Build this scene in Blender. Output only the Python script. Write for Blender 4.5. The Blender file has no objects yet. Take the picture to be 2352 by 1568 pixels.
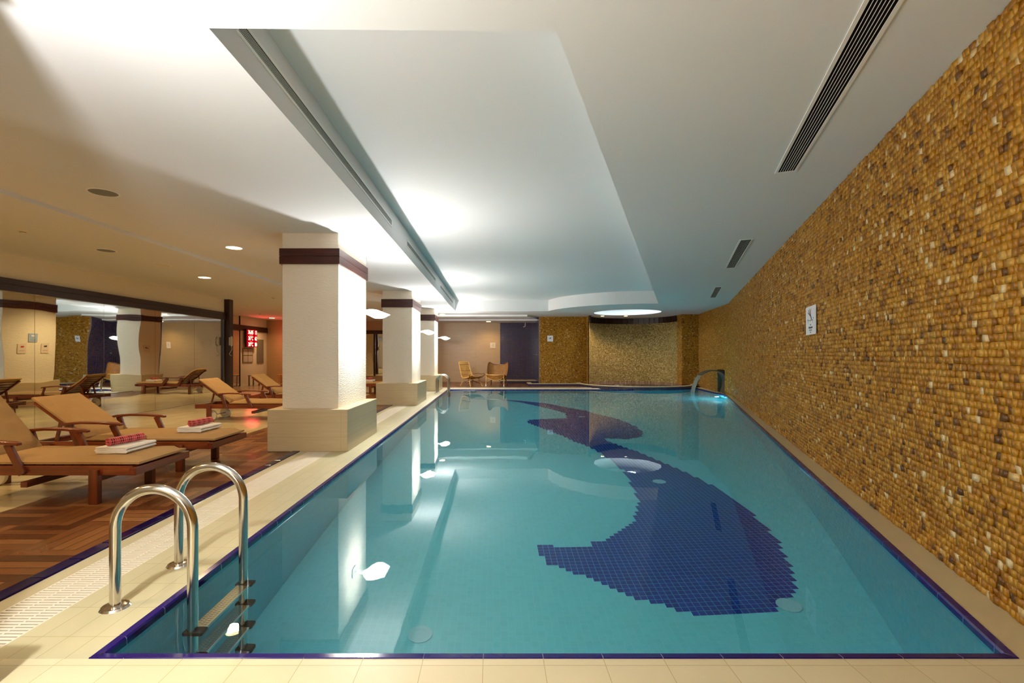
import bpy, bmesh, math, random
import numpy as np
from mathutils import Vector, Matrix
random.seed(7)
RNG = np.random.default_rng(11)
sc = bpy.context.scene
COL = sc.collection
PI = math.pi

# ------------------------------------------------------------------ camera, world, exposure
cam_d = bpy.data.cameras.new('camera')
cam = bpy.data.objects.new('camera', cam_d)
COL.objects.link(cam)
cam.location = (0, 0, 1.3)
cam.rotation_euler = (PI / 2, 0, 0)
cam_d.sensor_width = 36
cam_d.lens = 36 * 1100 / 2352
cam_d.shift_x = (1176 - 1133) / 2352
cam_d.shift_y = (815 - 784) / 2352
cam_d.clip_start = 0.05
sc.camera = cam
w = bpy.data.worlds.new('world')
sc.world = w
w.use_nodes = True
w.node_tree.nodes['Background'].inputs[0].default_value = (0.8, 0.85, 1, 1)
w.node_tree.nodes['Background'].inputs[1].default_value = 0.0
sc.view_settings.view_transform = 'Standard'
sc.view_settings.look = 'None'
sc.view_settings.gamma = 1
sc.view_settings.exposure = 2.3
cy = sc.cycles
cy.use_denoising = True
cy.max_bounces = 12
cy.diffuse_bounces = 7
cy.glossy_bounces = 6
cy.transmission_bounces = 8
cy.transparent_max_bounces = 12
cy.sample_clamp_indirect = 4
cy.caustics_reflective = False
cy.caustics_refractive = True
cy.blur_glossy = 0.3

SCONCE_W = 62          # each wall sconce, watts
SPOT_W = 50            # each lit downlight
SCONCE_Y = [-4.9, 1.3, 7.3, 13.2, 17.8]
DOWN_LIT = [(-4.06, 7.5, 2.98), (-6.07, 10.07, 2.93), (-9.75, 21.1, 2.93), (-2.1, 19.75, 2.98),
            (-0.22, 22.2, 2.85), (-4.06, 1.6, 2.98), (-6.07, 4.3, 2.93), (-4.06, 13.6, 2.98),
            (-6.07, 16.4, 2.93), (-6.07, -1.5, 2.93), (-1.0, -2.6, 2.98)]  # later entries are unseen, several added to brighten the warm left side


def light(name, kind, loc, watts, color, **kw):
    d = bpy.data.lights.new(name, kind)
    d.energy = watts
    d.color = color
    for k, v in kw.items():
        setattr(d, k, v)
    o = bpy.data.objects.new(name, d)
    COL.objects.link(o)
    o.location = loc
    return o


WHITE = (1.0, 0.985, 0.985)
WARM = (1.0, 0.70, 0.36)


# ------------------------------------------------------------------ materials
def lin(r, g, b):
    f = lambda c: (c / 255 / 12.92) if c / 255 <= 0.04045 else ((c / 255 + 0.055) / 1.055) ** 2.4
    return (f(r), f(g), f(b), 1)


class NT:
    def __init__(s, name, rough=0.5, spec=0.5, metal=0.0, color=(0.8, 0.8, 0.8, 1)):
        s.m = bpy.data.materials.new(name)
        s.m.use_nodes = True
        s.t = s.m.node_tree
        s.n = s.t.nodes
        s.b = s.n['Principled BSDF']
        s.b.inputs['Roughness'].default_value = rough
        s.b.inputs['Metallic'].default_value = metal
        s.b.inputs['Specular IOR Level'].default_value = spec
        s.b.inputs['Base Color'].default_value = color

    def set(s, sock, v):
        if isinstance(v, bpy.types.NodeSocket):
            s.t.links.new(v, sock)
        elif v is not None:
            sock.default_value = v

    def math(s, op, a, b=None, c=None):
        n = s.n.new('ShaderNodeMath')
        n.operation = op
        for i, v in enumerate((a, b, c)):
            s.set(n.inputs[i], v)
        return n.outputs[0]

    def pos(s):
        g = s.n.new('ShaderNodeNewGeometry')
        x = s.n.new('ShaderNodeSeparateXYZ')
        s.t.links.new(g.outputs['Position'], x.inputs[0])
        return g.outputs['Position'], x.outputs

    def comb(s, x, y, z=0.0):
        n = s.n.new('ShaderNodeCombineXYZ')
        for i, v in enumerate((x, y, z)):
            s.set(n.inputs[i], v)
        return n.outputs[0]

    def objc(s):
        n = s.n.new('ShaderNodeTexCoord')
        return n.outputs['Object']

    def mapping(s, v, scale=(1, 1, 1), loc=(0, 0, 0)):
        n = s.n.new('ShaderNodeMapping')
        s.t.links.new(v, n.inputs[0])
        n.inputs['Scale'].default_value = scale
        n.inputs['Location'].default_value = loc
        return n.outputs[0]

    def noise(s, v, scale=5, detail=4, rough=0.5):
        n = s.n.new('ShaderNodeTexNoise')
        s.set(n.inputs['Vector'], v)
        n.inputs['Scale'].default_value = scale
        n.inputs['Detail'].default_value = detail
        n.inputs['Roughness'].default_value = rough
        return n.outputs[0]

    def white(s, v):
        n = s.n.new('ShaderNodeTexWhiteNoise')
        s.set(n.inputs['Vector'], v)
        return n.outputs['Value']

    def ramp(s, f, stops, interp='LINEAR'):
        n = s.n.new('ShaderNodeValToRGB')
        n.color_ramp.interpolation = interp
        e = n.color_ramp.elements
        while len(e) < len(stops):
            e.new(0.5)
        for i, (p, c) in enumerate(stops):
            e[i].position = p
            e[i].color = c
        s.set(n.inputs[0], f)
        return n.outputs[0]

    def mix(s, f, a, b, mode='MIX'):
        n = s.n.new('ShaderNodeMix')
        n.data_type = 'RGBA'
        n.blend_type = mode
        s.set(n.inputs[0], f)
        s.set(n.inputs[6], a)
        s.set(n.inputs[7], b)
        return n.outputs[2]

    def bump(s, h, strength=0.3, dist=0.01):
        n = s.n.new('ShaderNodeBump')
        n.inputs['Strength'].default_value = strength
        n.inputs['Distance'].default_value = dist
        s.set(n.inputs['Height'], h)
        s.t.links.new(n.outputs[0], s.b.inputs['Normal'])
        return n.outputs[0]

    def color(s, v):
        s.set(s.b.inputs['Base Color'], v)

    def joint(s, coord, size, off, half):
        """1 on the joint, 0 on the tile"""
        f = s.math('FRACT', s.math('DIVIDE', s.math('SUBTRACT', coord, off), size))
        d = s.math('ABSOLUTE', s.math('SUBTRACT', f, 0.5))
        return s.math('GREATER_THAN', d, 0.5 - half / size)

    def cell(s, coord, size, off):
        return s.math('FLOOR', s.math('DIVIDE', s.math('SUBTRACT', coord, off), size))


def simple(name, rgb, rough=0.5, metal=0.0, spec=0.5, nz=0.0, scale=20, bump=0.0):
    t = NT(name, rough, spec, metal, lin(*rgb))
    if nz or bump:
        n = t.noise(t.objc(), scale, 4)
        if nz:
            c = lin(*rgb)
            a = tuple(min(1, v * (1 - nz)) for v in c[:3]) + (1,)
            b = tuple(min(1, v * (1 + nz)) for v in c[:3]) + (1,)
            t.color(t.mix(n, a, b))
        if bump:
            t.bump(n, bump, 0.01)
    return t.m


def tile_mat(name, c0, c1, grout, sx, sy, ox, oy, half, axes=(0, 1), rough=0.25, cloud=0.15, bump=0.3):
    t = NT(name, rough)
    P, xyz = t.pos()
    u, v = xyz[axes[0]], xyz[axes[1]]
    j = t.math('MAXIMUM', t.joint(u, sx, ox, half), t.joint(v, sy, oy, half))
    r = t.white(t.comb(t.cell(u, sx, ox), t.cell(v, sy, oy)))
    n = t.noise(P, 3, 5)
    f = t.math('ADD', t.math('MULTIPLY', r, 1 - cloud), t.math('MULTIPLY', n, cloud))
    c = t.mix(f, lin(*c0), lin(*c1))
    t.color(t.mix(j, c, lin(*grout)))
    if bump:
        t.bump(t.math('SUBTRACT', 1.0, j), bump, 0.003)
    return t.m


M = {}
M['paint'] = simple('ceiling_paint', (226, 227, 227), 0.85, spec=0.2)
M['paint_warm'] = simple('warm_wall_paint', (228, 218, 196), 0.8, spec=0.2)
M['white'] = simple('white_enamel', (235, 235, 230), 0.4)
M['cream_plastic'] = simple('cream_plastic', (225, 215, 190), 0.5, nz=0.06)
M['black'] = simple('black_plastic', (14, 14, 15), 0.45)
M['fitting'] = simple('pool_fitting_plastic', (140, 206, 222), 0.4)
M['duct'] = simple('duct_black', (10, 9, 8), 0.9, spec=0.1)
M['steel'] = simple('polished_steel', (205, 200, 192), 0.16, 1.0)
M['steel_dark'] = simple('brushed_steel', (120, 122, 118), 0.35, 0.9)
M['chrome'] = simple('chrome_metal', (220, 220, 220), 0.1, 1.0)
M['coping'] = tile_mat('cream_coping_tile', (180, 172, 136), (190, 183, 148), (150, 140, 100), 0.124, 0.257,
                       -1.836, 2.212, 0.0016, rough=0.35, cloud=0.5)
M['front'] = tile_mat('cream_front_tile', (202, 189, 150), (211, 198, 161), (170, 153, 108), 0.257, 0.257,
                      -0.30, 2.006, 0.0016, rough=0.32, cloud=0.5)
M['ledge'] = simple('cream_stone_ledge', (196, 180, 138), 0.35, nz=0.06, scale=6)
M['kerb'] = simple('kerb_tile', (186, 176, 142), 0.3, nz=0.05, scale=9)
M['grate'] = simple('white_grating_plastic', (214, 207, 188), 0.4)
M['floor_tile'] = tile_mat('beige_floor_tile', (186, 168, 124), (208, 190, 148), (156, 138, 98), 0.33, 0.33,
                           -4.07, 0.0, 0.0025, rough=0.22, cloud=0.4)
M['navy'] = simple('navy_glazed_tile', (26, 10, 92), 0.12, nz=0.15, scale=6)
M['navy_dark'] = simple('dark_glazed_tile', (20, 10, 58), 0.1, nz=0.2, scale=6)
M['grout'] = simple('pale_grout', (196, 192, 200), 0.7)


def pool_tile(name, c0, c1, grout, axes, s=0.052):
    t = NT(name, 0.35)
    P, xyz = t.pos()
    u, v = xyz[axes[0]], xyz[axes[1]]
    j = t.math('MAXIMUM', t.joint(u, s, 0.0, 0.0016), t.joint(v, s, 0.0, 0.0016))
    r = t.white(t.comb(t.cell(u, s, 0.0), t.cell(v, s, 0.0)))
    t.color(t.mix(j, t.mix(r, lin(*c0), lin(*c1)), lin(*grout)))
    return t.m


M['pool_floor'] = pool_tile('turquoise_pool_tile', (100, 204, 220), (106, 209, 225), (120, 212, 226), (0, 1))
M['pool_wall_x'] = pool_tile('turquoise_side_tile', (84, 188, 208), (92, 195, 214), (106, 200, 216), (1, 2))  # darker than the floor tile, wall shade put into the colour
M['pool_wall_y'] = pool_tile('turquoise_end_tile', (84, 188, 208), (92, 195, 214), (106, 200, 216), (0, 2))  # same darkened tone as the side walls, shade included


def navy_mosaic(name, axes, s=0.05):
    t = NT(name, 0.2)
    P, xyz = t.pos()
    u, v = xyz[axes[0]], xyz[axes[1]]
    j = t.math('MAXIMUM', t.joint(u, s, 0.0, 0.002), t.joint(v, s, 0.0, 0.002))
    r = t.white(t.comb(t.cell(u, s, 0.0), t.cell(v, s, 0.0)))
    n = t.noise(P, 2.0, 2)
    f = t.math('ADD', t.math('MULTIPLY', r, 0.75), t.math('MULTIPLY', n, 0.35))
    c = t.ramp(f, [(0.0, lin(10, 8, 44)), (0.35, lin(20, 15, 74)), (0.6, lin(26, 21, 52)), (0.85, lin(62, 28, 40)),
                   (1.0, lin(40, 40, 96))])
    t.color(t.mix(j, c, lin(126, 120, 128)))
    t.bump(t.math('SUBTRACT', 1.0, j), 0.4, 0.003)
    return t.m


M['mosaic_navy'] = navy_mosaic('navy_mosaic', (0, 2))
M['mosaic_navy_side'] = navy_mosaic('navy_mosaic_side', (1, 2))
M['mosaic_navy_flat'] = navy_mosaic('navy_mosaic_flat', (0, 1))


def floor_mosaic():
    t = NT('dark_blue_pool_tile', 0.3)
    P, xyz = t.pos()
    r = t.white(t.comb(t.cell(xyz[0], 0.052, 0.0), t.cell(xyz[1], 0.052, 0.0)))
    t.color(t.mix(r, lin(14, 44, 138), lin(20, 58, 158)))
    return t.m


M['floor_mosaic'] = floor_mosaic()


def stone_mosaic(name, stops):
    t = NT(name, 0.38, 0.4)
    a = t.n.new('ShaderNodeAttribute')
    a.attribute_name = 'tone'
    n = t.noise(t.pos()[0], 110, 4, 0.7)
    f = t.math('ADD', t.math('MULTIPLY', a.outputs['Fac'], 0.86), t.math('MULTIPLY', n, 0.22))
    t.color(t.ramp(f, stops))
    t.bump(n, 0.3, 0.003)
    return t.m


M['onyx'] = stone_mosaic('amber_onyx_mosaic', [(0.06, lin(70, 42, 14)), (0.2, lin(122, 76, 6)), (0.42, lin(160, 106, 8)),
                                               (0.66, lin(182, 130, 26)), (0.86, lin(192, 148, 62)), (0.98, lin(214, 192, 146))])
M['onyx_lit'] = stone_mosaic('lit_onyx_mosaic', [(0.10, lin(104, 88, 46)), (0.35, lin(148, 124, 66)), (0.6, lin(180, 154, 92)),
                                                   (0.9, lin(216, 200, 150))])  # paler copy of the onyx, the niche's light put into its colour
M['mortar'] = simple('mosaic_mortar', (96, 60, 18), 0.9)


def travertine(name, c0, c1, axes):
    t = NT(name, 0.4)
    P, xyz = t.pos()
    u, z = xyz[axes], xyz[2]
    n = t.noise(t.comb(t.math('MULTIPLY', u, 1.2), 0.0, t.math('MULTIPLY', z, 22.0)), 1.6, 6, 0.6)
    c = t.mix(n, lin(*c0), lin(*c1))
    j = t.math('MAXIMUM', t.joint(u, 1.2, 0.35, 0.001), t.joint(z, 0.193, 0.001, 0.001))
    t.color(t.mix(j, c, lin(*[v * 0.8 for v in c0])))
    t.bump(t.math('SUBTRACT', 1.0, j), 0.3, 0.003)
    return t.m


M['trav_y'] = travertine('travertine_facing', (176, 156, 118), (206, 188, 150), 0)
M['trav_x'] = travertine('travertine_side', (168, 156, 126), (198, 186, 152), 1)
M['back_tile'] = travertine('beige_wall_tile', (166, 134, 92), (190, 158, 112), 0)


def plaster():
    t = NT('ribbed_plaster', 0.75, 0.25, 0, lin(226, 216, 196))
    P, xyz = t.pos()
    h = t.noise(t.mapping(P, (14, 14, 85)), 1.0, 3, 0.6)
    t.bump(h, 0.75, 0.012)
    return t.m


M['plaster'] = plaster()


def wood(name, c0, c1, c2, rough=0.3, axis=0, scale=1.0, coat=0.0):
    t = NT(name, rough, 0.5)
    v = t.objc()
    sc_ = [28 * scale] * 3
    sc_[axis] = 1.6 * scale
    n = t.noise(t.mapping(v, tuple(sc_)), 1.0, 6, 0.6)
    n2 = t.noise(v, 2.5, 2)
    f = t.math('ADD', t.math('MULTIPLY', n, 0.75), t.math('MULTIPLY', n2, 0.25))
    t.color(t.ramp(f, [(0.25, lin(*c0)), (0.5, lin(*c1)), (0.75, lin(*c2))]))
    t.bump(n, 0.15, 0.003)
    t.b.inputs['Coat Weight'].default_value = coat
    t.b.inputs['Coat Roughness'].default_value = 0.15
    return t.m


M['teak'] = wood('varnished_teak', (66, 24, 8), (112, 46, 16), (150, 74, 30), 0.3, 0, coat=0.3)
M['teak_z'] = wood('varnished_teak_leg', (58, 22, 8), (98, 41, 15), (134, 64, 26), 0.3, 2, coat=0.3)
M['teak_y'] = wood('varnished_teak_cross', (56, 18, 6), (98, 38, 14), (130, 58, 22), 0.35, 1, coat=0.2)
M['wenge_x'] = wood('dark_wenge_cross', (36, 11, 9), (58, 20, 15), (84, 36, 27), 0.32, 0)
M['wenge_y'] = wood('dark_wenge_rail', (30, 12, 8), (44, 18, 12), (62, 28, 18), 0.32, 1)
M['wenge_lit'] = wood('lit_wenge_side', (60, 26, 18), (104, 56, 40), (150, 92, 66), 0.3, 1, 0.8)  # unused paler wenge, grazing lamp light put into the colour
M['wenge_z'] = wood('dark_wenge_post', (26, 10, 7), (40, 16, 11), (58, 26, 18), 0.35, 2)


def deck():
    t = NT('wood_deck_panels', 0.24, 0.5)
    P, xyz = t.pos()
    x, y = xyz[0], xyz[1]
    S = 0.457
    cx, cyy = t.cell(x, S, -4.07), t.cell(y, S, 0.0)
    chk = t.math('ABSOLUTE', t.math('MODULO', t.math('ADD', cx, cyy), 2.0))
    inv = t.math('SUBTRACT', 1.0, chk)
    across = t.math('ADD', t.math('MULTIPLY', x, chk), t.math('MULTIPLY', y, inv))
    along = t.math('ADD', t.math('MULTIPLY', y, chk), t.math('MULTIPLY', x, inv))
    PW = S / 5
    offv = t.math('MULTIPLY', chk, -4.07)
    f = t.math('DIVIDE', t.math('SUBTRACT', across, offv), PW)
    fr = t.math('FRACT', f)
    j = t.math('GREATER_THAN', t.math('ABSOLUTE', t.math('SUBTRACT', fr, 0.5)), 0.465)
    r = t.white(t.comb(t.math('FLOOR', f), cx, cyy))
    g = t.noise(t.comb(t.math('MULTIPLY', across, 60.0), t.math('MULTIPLY', along, 4.0), r), 1.0, 5)
    h = t.math('ADD', t.math('MULTIPLY', r, 0.6), t.math('MULTIPLY', g, 0.4))
    c = t.ramp(h, [(0.1, lin(62, 28, 9)), (0.4, lin(96, 52, 21)), (0.65, lin(122, 74, 36)), (0.9, lin(148, 102, 58))])
    t.color(t.mix(j, c, lin(34, 16, 8)))
    rr = t.math('ADD', 0.17, t.math('MULTIPLY', t.noise(P, 3.0, 3), 0.28))
    t.set(t.b.inputs['Roughness'], rr)
    hh = t.math('ADD', t.math('MULTIPLY', t.math('SUBTRACT', 1.0, j), 1.0), t.math('MULTIPLY', t.noise(P, 24, 3), 0.5))
    t.bump(hh, 0.35, 0.004)
    return t.m


M['deck'] = deck()


def cloth(name, rgb, s=9, b=0.6):
    t = NT(name, 0.9, 0.15)
    v = t.objc()
    n = t.noise(v, s, 3)
    fine = t.noise(v, 260, 2)
    c = lin(*rgb)
    t.color(t.mix(n, tuple(q * 0.9 for q in c[:3]) + (1,), c))
    t.bump(t.math('ADD', n, t.math('MULTIPLY', fine, 0.15)), b, 0.02)
    return t.m


M['cushion'] = cloth('sand_canvas', (172, 137, 92))
M['towel'] = cloth('white_towel', (236, 232, 222), 30, 0.3)


def plaid():
    t = NT('red_plaid_cloth', 0.9, 0.1)
    v = t.objc()
    s = t.n.new('ShaderNodeSeparateXYZ')
    t.t.links.new(v, s.inputs[0])
    a = t.math('GREATER_THAN', t.math('FRACT', t.math('MULTIPLY', s.outputs[1], 12.0)), 0.5)
    l = t.math('GREATER_THAN', t.math('FRACT', t.math('MULTIPLY', s.outputs[1], 48.0)), 0.88)
    b = t.math('GREATER_THAN', t.math('FRACT', t.math('MULTIPLY', s.outputs[2], 40.0)), 0.75)
    c = t.mix(a, lin(150, 26, 34), lin(188, 62, 66))
    c = t.mix(t.math('MULTIPLY', l, 0.7), c, lin(232, 200, 190))
    c = t.mix(t.math('MULTIPLY', b, 0.3), c, lin(230, 190, 180))
    t.color(c)
    t.bump(t.noise(v, 200, 2), 0.3, 0.004)
    return t.m


M['plaid'] = plaid()


def rattan(name, c0, c1, s=90):
    t = NT(name, 0.45)
    v = t.objc()
    x = t.n.new('ShaderNodeSeparateXYZ')
    t.t.links.new(v, x.inputs[0])
    wv = t.math('SINE', t.math('MULTIPLY', x.outputs[0], s * 3.0))
    n = t.noise(v, 9, 4)
    f = t.math('ADD', t.math('MULTIPLY', wv, 0.18), n)
    t.color(t.mix(f, lin(*c0), lin(*c1)))
    t.bump(wv, 0.5, 0.006)
    return t.m


M['rattan'] = rattan('honey_rattan_weave', (140, 96, 36), (206, 160, 84))
M['rattan_dark'] = rattan('amber_rattan_weave', (112, 70, 22), (176, 122, 50))
M['cane'] = simple('cane_pole', (206, 158, 78), 0.35, nz=0.25, scale=30)
M['cane_dark'] = simple('dark_cane_pole', (112, 68, 34), 0.35, nz=0.3, scale=30)


def mirror():
    t = NT('wavy_mirror', 0.015, 0.5, 1.0, (0.80, 0.84, 0.80, 1))
    P, xyz = t.pos()
    n = t.noise(t.mapping(P, (0.6, 1.1, 0.9)), 1.0, 1)
    t.bump(n, 0.30, 0.02)
    return t.m


M['mirror'] = mirror()


def water(name, tint, s1=0.7, amp=0.05):
    m = bpy.data.materials.new(name)
    m.use_nodes = True
    n = m.node_tree.nodes
    l = m.node_tree.links
    n.remove(n['Principled BSDF'])
    g = n.new('ShaderNodeBsdfGlass')
    g.inputs['IOR'].default_value = 1.33
    g.inputs['Roughness'].default_value = 0.0
    g.inputs['Color'].default_value = tint
    l.new(g.outputs[0], n['Material Output'].inputs['Surface'])
    ge = n.new('ShaderNodeNewGeometry')
    mp = n.new('ShaderNodeMapping')
    mp.inputs['Scale'].default_value = (0.8, 1.0, 1)
    l.new(ge.outputs['Position'], mp.inputs[0])
    a = n.new('ShaderNodeTexNoise')
    a.inputs['Scale'].default_value = s1
    a.inputs['Detail'].default_value = 1
    l.new(mp.outputs[0], a.inputs['Vector'])
    b = n.new('ShaderNodeTexNoise')
    b.inputs['Scale'].default_value = 9
    b.inputs['Detail'].default_value = 2
    l.new(mp.outputs[0], b.inputs['Vector'])
    mm = n.new('ShaderNodeMath')
    mm.operation = 'MULTIPLY_ADD'
    l.new(b.outputs[0], mm.inputs[0])
    mm.inputs[1].default_value = 0.05
    l.new(a.outputs[0], mm.inputs[2])
    bp = n.new('ShaderNodeBump')
    bp.inputs['Strength'].default_value = 0.5
    bp.inputs['Distance'].default_value = amp
    l.new(mm.outputs[0], bp.inputs['Height'])
    l.new(bp.outputs[0], g.inputs['Normal'])
    return m


M['water'] = water('pool_water', (0.92, 0.99, 1.0, 1), 0.7, 0.006)
M['water_tub'] = water('tub_water', (0.70, 0.62, 1.0, 1), 7, 0.35)


def emit(name, rgb, s):
    m = bpy.data.materials.new(name)
    m.use_nodes = True
    n = m.node_tree.nodes
    n.remove(n['Principled BSDF'])
    e = n.new('ShaderNodeEmission')
    e.inputs[0].default_value = lin(*rgb)
    e.inputs[1].default_value = s
    m.node_tree.links.new(e.outputs[0], n['Material Output'].inputs['Surface'])
    return m


M['lamp_warm'] = emit('warm_lamp_glass', (255, 226, 160), 3)
M['lamp_cool'] = emit('cool_lamp_glass', (225, 245, 255), 0.35)
M['led_char'] = emit('led_character', (255, 130, 100), 3)
M['led_small'] = emit('led_small_character', (255, 60, 50), 0.6)
M['led_face'] = emit('led_board_glow', (200, 0, 20), 0.18)
M['pool_lamp'] = emit('pool_lamp_glass', (60, 220, 235), 0.14)


def shade_glass():
    m = bpy.data.materials.new('frosted_glass_shade')
    m.use_nodes = True
    n = m.node_tree.nodes
    l = m.node_tree.links
    n.remove(n['Principled BSDF'])
    e = n.new('ShaderNodeEmission')
    e.inputs[0].default_value = lin(255, 250, 240)
    e.inputs[1].default_value = 4
    t = n.new('ShaderNodeBsdfTransparent')
    x = n.new('ShaderNodeMixShader')
    x.inputs[0].default_value = 0.45
    l.new(t.outputs[0], x.inputs[1])
    l.new(e.outputs[0], x.inputs[2])
    l.new(x.outputs[0], n['Material Output'].inputs['Surface'])
    return m


M['shade'] = shade_glass()
M['sign'] = simple('sign_plate', (222, 222, 226), 0.4)
M['paper'] = simple('notice_paper', (214, 196, 176), 0.7, nz=0.03)
M['ink'] = simple('sign_ink', (52, 46, 58), 0.6)
M['ink_red'] = simple('sign_red_ink', (170, 50, 60), 0.6)
M['ink_grey'] = simple('sign_grey_ink', (120, 122, 128), 0.6)
M['poster_blue'] = simple('pale_blue_poster', (150, 170, 196), 0.6, nz=0.2, scale=8)
M['board_grey'] = simple('grey_notice_board', (128, 116, 88), 0.6, nz=0.08, scale=8)
M['fall_water'] = NT('falling_water', 0.25, 0.5, 0, lin(150, 172, 170)).m
M['fall_water'].node_tree.nodes['Principled BSDF'].inputs['Transmission Weight'].default_value = 0.45
M['led_case'] = simple('led_board_case', (46, 6, 10), 0.4)


# ------------------------------------------------------------------ mesh helpers
class MB:
    def __init__(s):
        s.v = []
        s.f = []

    def add(s, vs, fs):
        k = len(s.v)
        s.v += [tuple(p) for p in vs]
        s.f += [tuple(i + k for i in f) for f in fs]
        return s

    def box(s, x0, x1, y0, y1, z0, z1):
        vs = [(x, y, z) for z in (z0, z1) for y in (y0, y1) for x in (x0, x1)]
        return s.add(vs, [(0, 2, 3, 1), (4, 5, 7, 6), (0, 1, 5, 4), (2, 6, 7, 3), (0, 4, 6, 2), (1, 3, 7, 5)])

    def beam(s, a, b, wd, th, up=(0, 0, 1)):
        """a bar from a to b; wd sideways, th along up"""
        a, b = Vector(a), Vector(b)
        d = (b - a).normalized()
        u = Vector(up)
        side = d.cross(u).normalized()
        u = side.cross(d).normalized()
        vs = []
        for p in (a, b):
            for i, j in ((-1, -1), (1, -1), (1, 1), (-1, 1)):
                vs.append(p + side * (i * wd / 2) + u * (j * th / 2))
        return s.add(vs, [(3, 2, 1, 0), (4, 5, 6, 7), (0, 1, 5, 4), (1, 2, 6, 5), (2, 3, 7, 6), (3, 0, 4, 7)])

    def prism(s, poly, z0, z1):
        n = len(poly)
        vs = [(x, y, z0) for x, y in poly] + [(x, y, z1) for x, y in poly]
        fs = [tuple(range(n - 1, -1, -1)), tuple(range(n, 2 * n))]
        fs += [(i, (i + 1) % n, n + (i + 1) % n, n + i) for i in range(n)]
        return s.add(vs, fs)

    def tube(s, pts, r, seg=12, caps=True, closed=False):
        pts = [Vector(p) for p in pts]
        n = len(pts)
        rr = r if isinstance(r, (list, tuple)) else [r] * n
        t0 = (pts[1] - pts[0]).normalized()
        u = t0.orthogonal().normalized()
        vs = []
        for i, p in enumerate(pts):
            a = pts[i - 1] if (i > 0 or closed) else pts[i]
            b = pts[(i + 1) % n] if (i < n - 1 or closed) else pts[i]
            t = (b - a).normalized()
            u = (u - t * u.dot(t)).normalized()
            w_ = t.cross(u)
            for k in range(seg):
                an = 2 * PI * k / seg
                vs.append(p + (u * math.cos(an) + w_ * math.sin(an)) * rr[i])
        fs = []
        for i in range(n if closed else n - 1):
            j = (i + 1) % n
            for k in range(seg):
                q = (k + 1) % seg
                fs.append((i * seg + k, i * seg + q, j * seg + q, j * seg + k))
        if caps and not closed:
            fs.append(tuple(range(seg - 1, -1, -1)))
            fs.append(tuple((n - 1) * seg + k for k in range(seg)))
        return s.add(vs, fs)

    def cyl(s, c, r, z0, z1, seg=32, r2=None):
        r2 = r if r2 is None else r2
        x, y = c
        vs = [(x + r * math.cos(2 * PI * k / seg), y + r * math.sin(2 * PI * k / seg), z0) for k in range(seg)]
        vs += [(x + r2 * math.cos(2 * PI * k / seg), y + r2 * math.sin(2 * PI * k / seg), z1) for k in range(seg)]
        fs = [tuple(range(seg - 1, -1, -1)), tuple(range(seg, 2 * seg))]
        fs += [(k, (k + 1) % seg, seg + (k + 1) % seg, seg + k) for k in range(seg)]
        return s.add(vs, fs)

    def ring(s, c, r0, r1, z0, z1, seg=40, axis=2):
        """flat washer between radii r0<r1"""
        vs = []
        for r, z in ((r0, z0), (r1, z0), (r1, z1), (r0, z1)):
            for k in range(seg):
                a = 2 * PI * k / seg
                p = [r * math.cos(a), r * math.sin(a), z]
                if axis == 0:
                    p = [p[2], p[0], p[1]]
                if axis == 1:
                    p = [p[0], p[2], p[1]]
                vs.append((p[0] + c[0], p[1] + c[1], p[2] + (c[2] if len(c) > 2 else 0)))
        fs = []
        for a in range(4):
            b = (a + 1) % 4
            for k in range(seg):
                q = (k + 1) % seg
                fs.append((a * seg + k, a * seg + q, b * seg + q, b * seg + k))
        return s.add(vs, fs)

    def extrude_profile(s, prof, axis, a0, a1):
        """closed 2D profile (in the two other axes) extruded along axis"""
        n = len(prof)

        def P(p, a):
            if axis == 1:
                return (p[0], a, p[1])
            if axis == 0:
                return (a, p[0], p[1])
            return (p[0], p[1], a)
        vs = [P(p, a0) for p in prof] + [P(p, a1) for p in prof]
        fs = [tuple(range(n)), tuple(range(2 * n - 1, n - 1, -1))]
        fs += [(i, n + i, n + (i + 1) % n, (i + 1) % n) for i in range(n)]
        return s.add(vs, fs)

    def build(s, name, mat, parent=None, smooth=False, bevel=0.0, seg=2, loc=None):
        me = bpy.data.meshes.new(name)
        me.from_pydata(s.v, [], s.f)
        me.materials.append(M[mat] if isinstance(mat, str) else mat)
        bm = bmesh.new()
        bm.from_mesh(me)
        bmesh.ops.recalc_face_normals(bm, faces=bm.faces)
        bm.to_mesh(me)
        bm.free()
        if smooth:
            me.polygons.foreach_set('use_smooth', [True] * len(me.polygons))
            try:
                me.set_sharp_from_angle(angle=math.radians(40))
            except Exception:
                pass
        o = bpy.data.objects.new(name, me)
        COL.objects.link(o)
        if parent:
            o.parent = parent
        if loc:
            o.location = loc
        if bevel:
            b = o.modifiers.new('bevel', 'BEVEL')
            b.width = bevel
            b.segments = seg
            b.limit_method = 'ANGLE'
            if seg > 2:
                me.polygons.foreach_set('use_smooth', [True] * len(me.polygons))
        return o


def box(x0, x1, y0, y1, z0, z1):
    return MB().box(x0, x1, y0, y1, z0, z1)


def S(o):
    o['kind'] = 'structure'
    return o


def tag(o, label, cat, group=None):
    o['label'] = label
    o['category'] = cat
    if group:
        o['group'] = group
    return o


def thing(name, label, cat, loc=(0, 0, 0), rz=0.0, group=None):
    o = bpy.data.objects.new(name, None)
    COL.objects.link(o)
    o.empty_display_size = 0.1
    o.location = loc
    o.rotation_euler = (0, 0, rz)
    return tag(o, label, cat, group)


def copy_tree(o, parent=None):
    c = o.copy()
    COL.objects.link(c)
    c.parent = parent
    for ch in list(o.children):
        copy_tree(ch, c)
    return c


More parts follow.
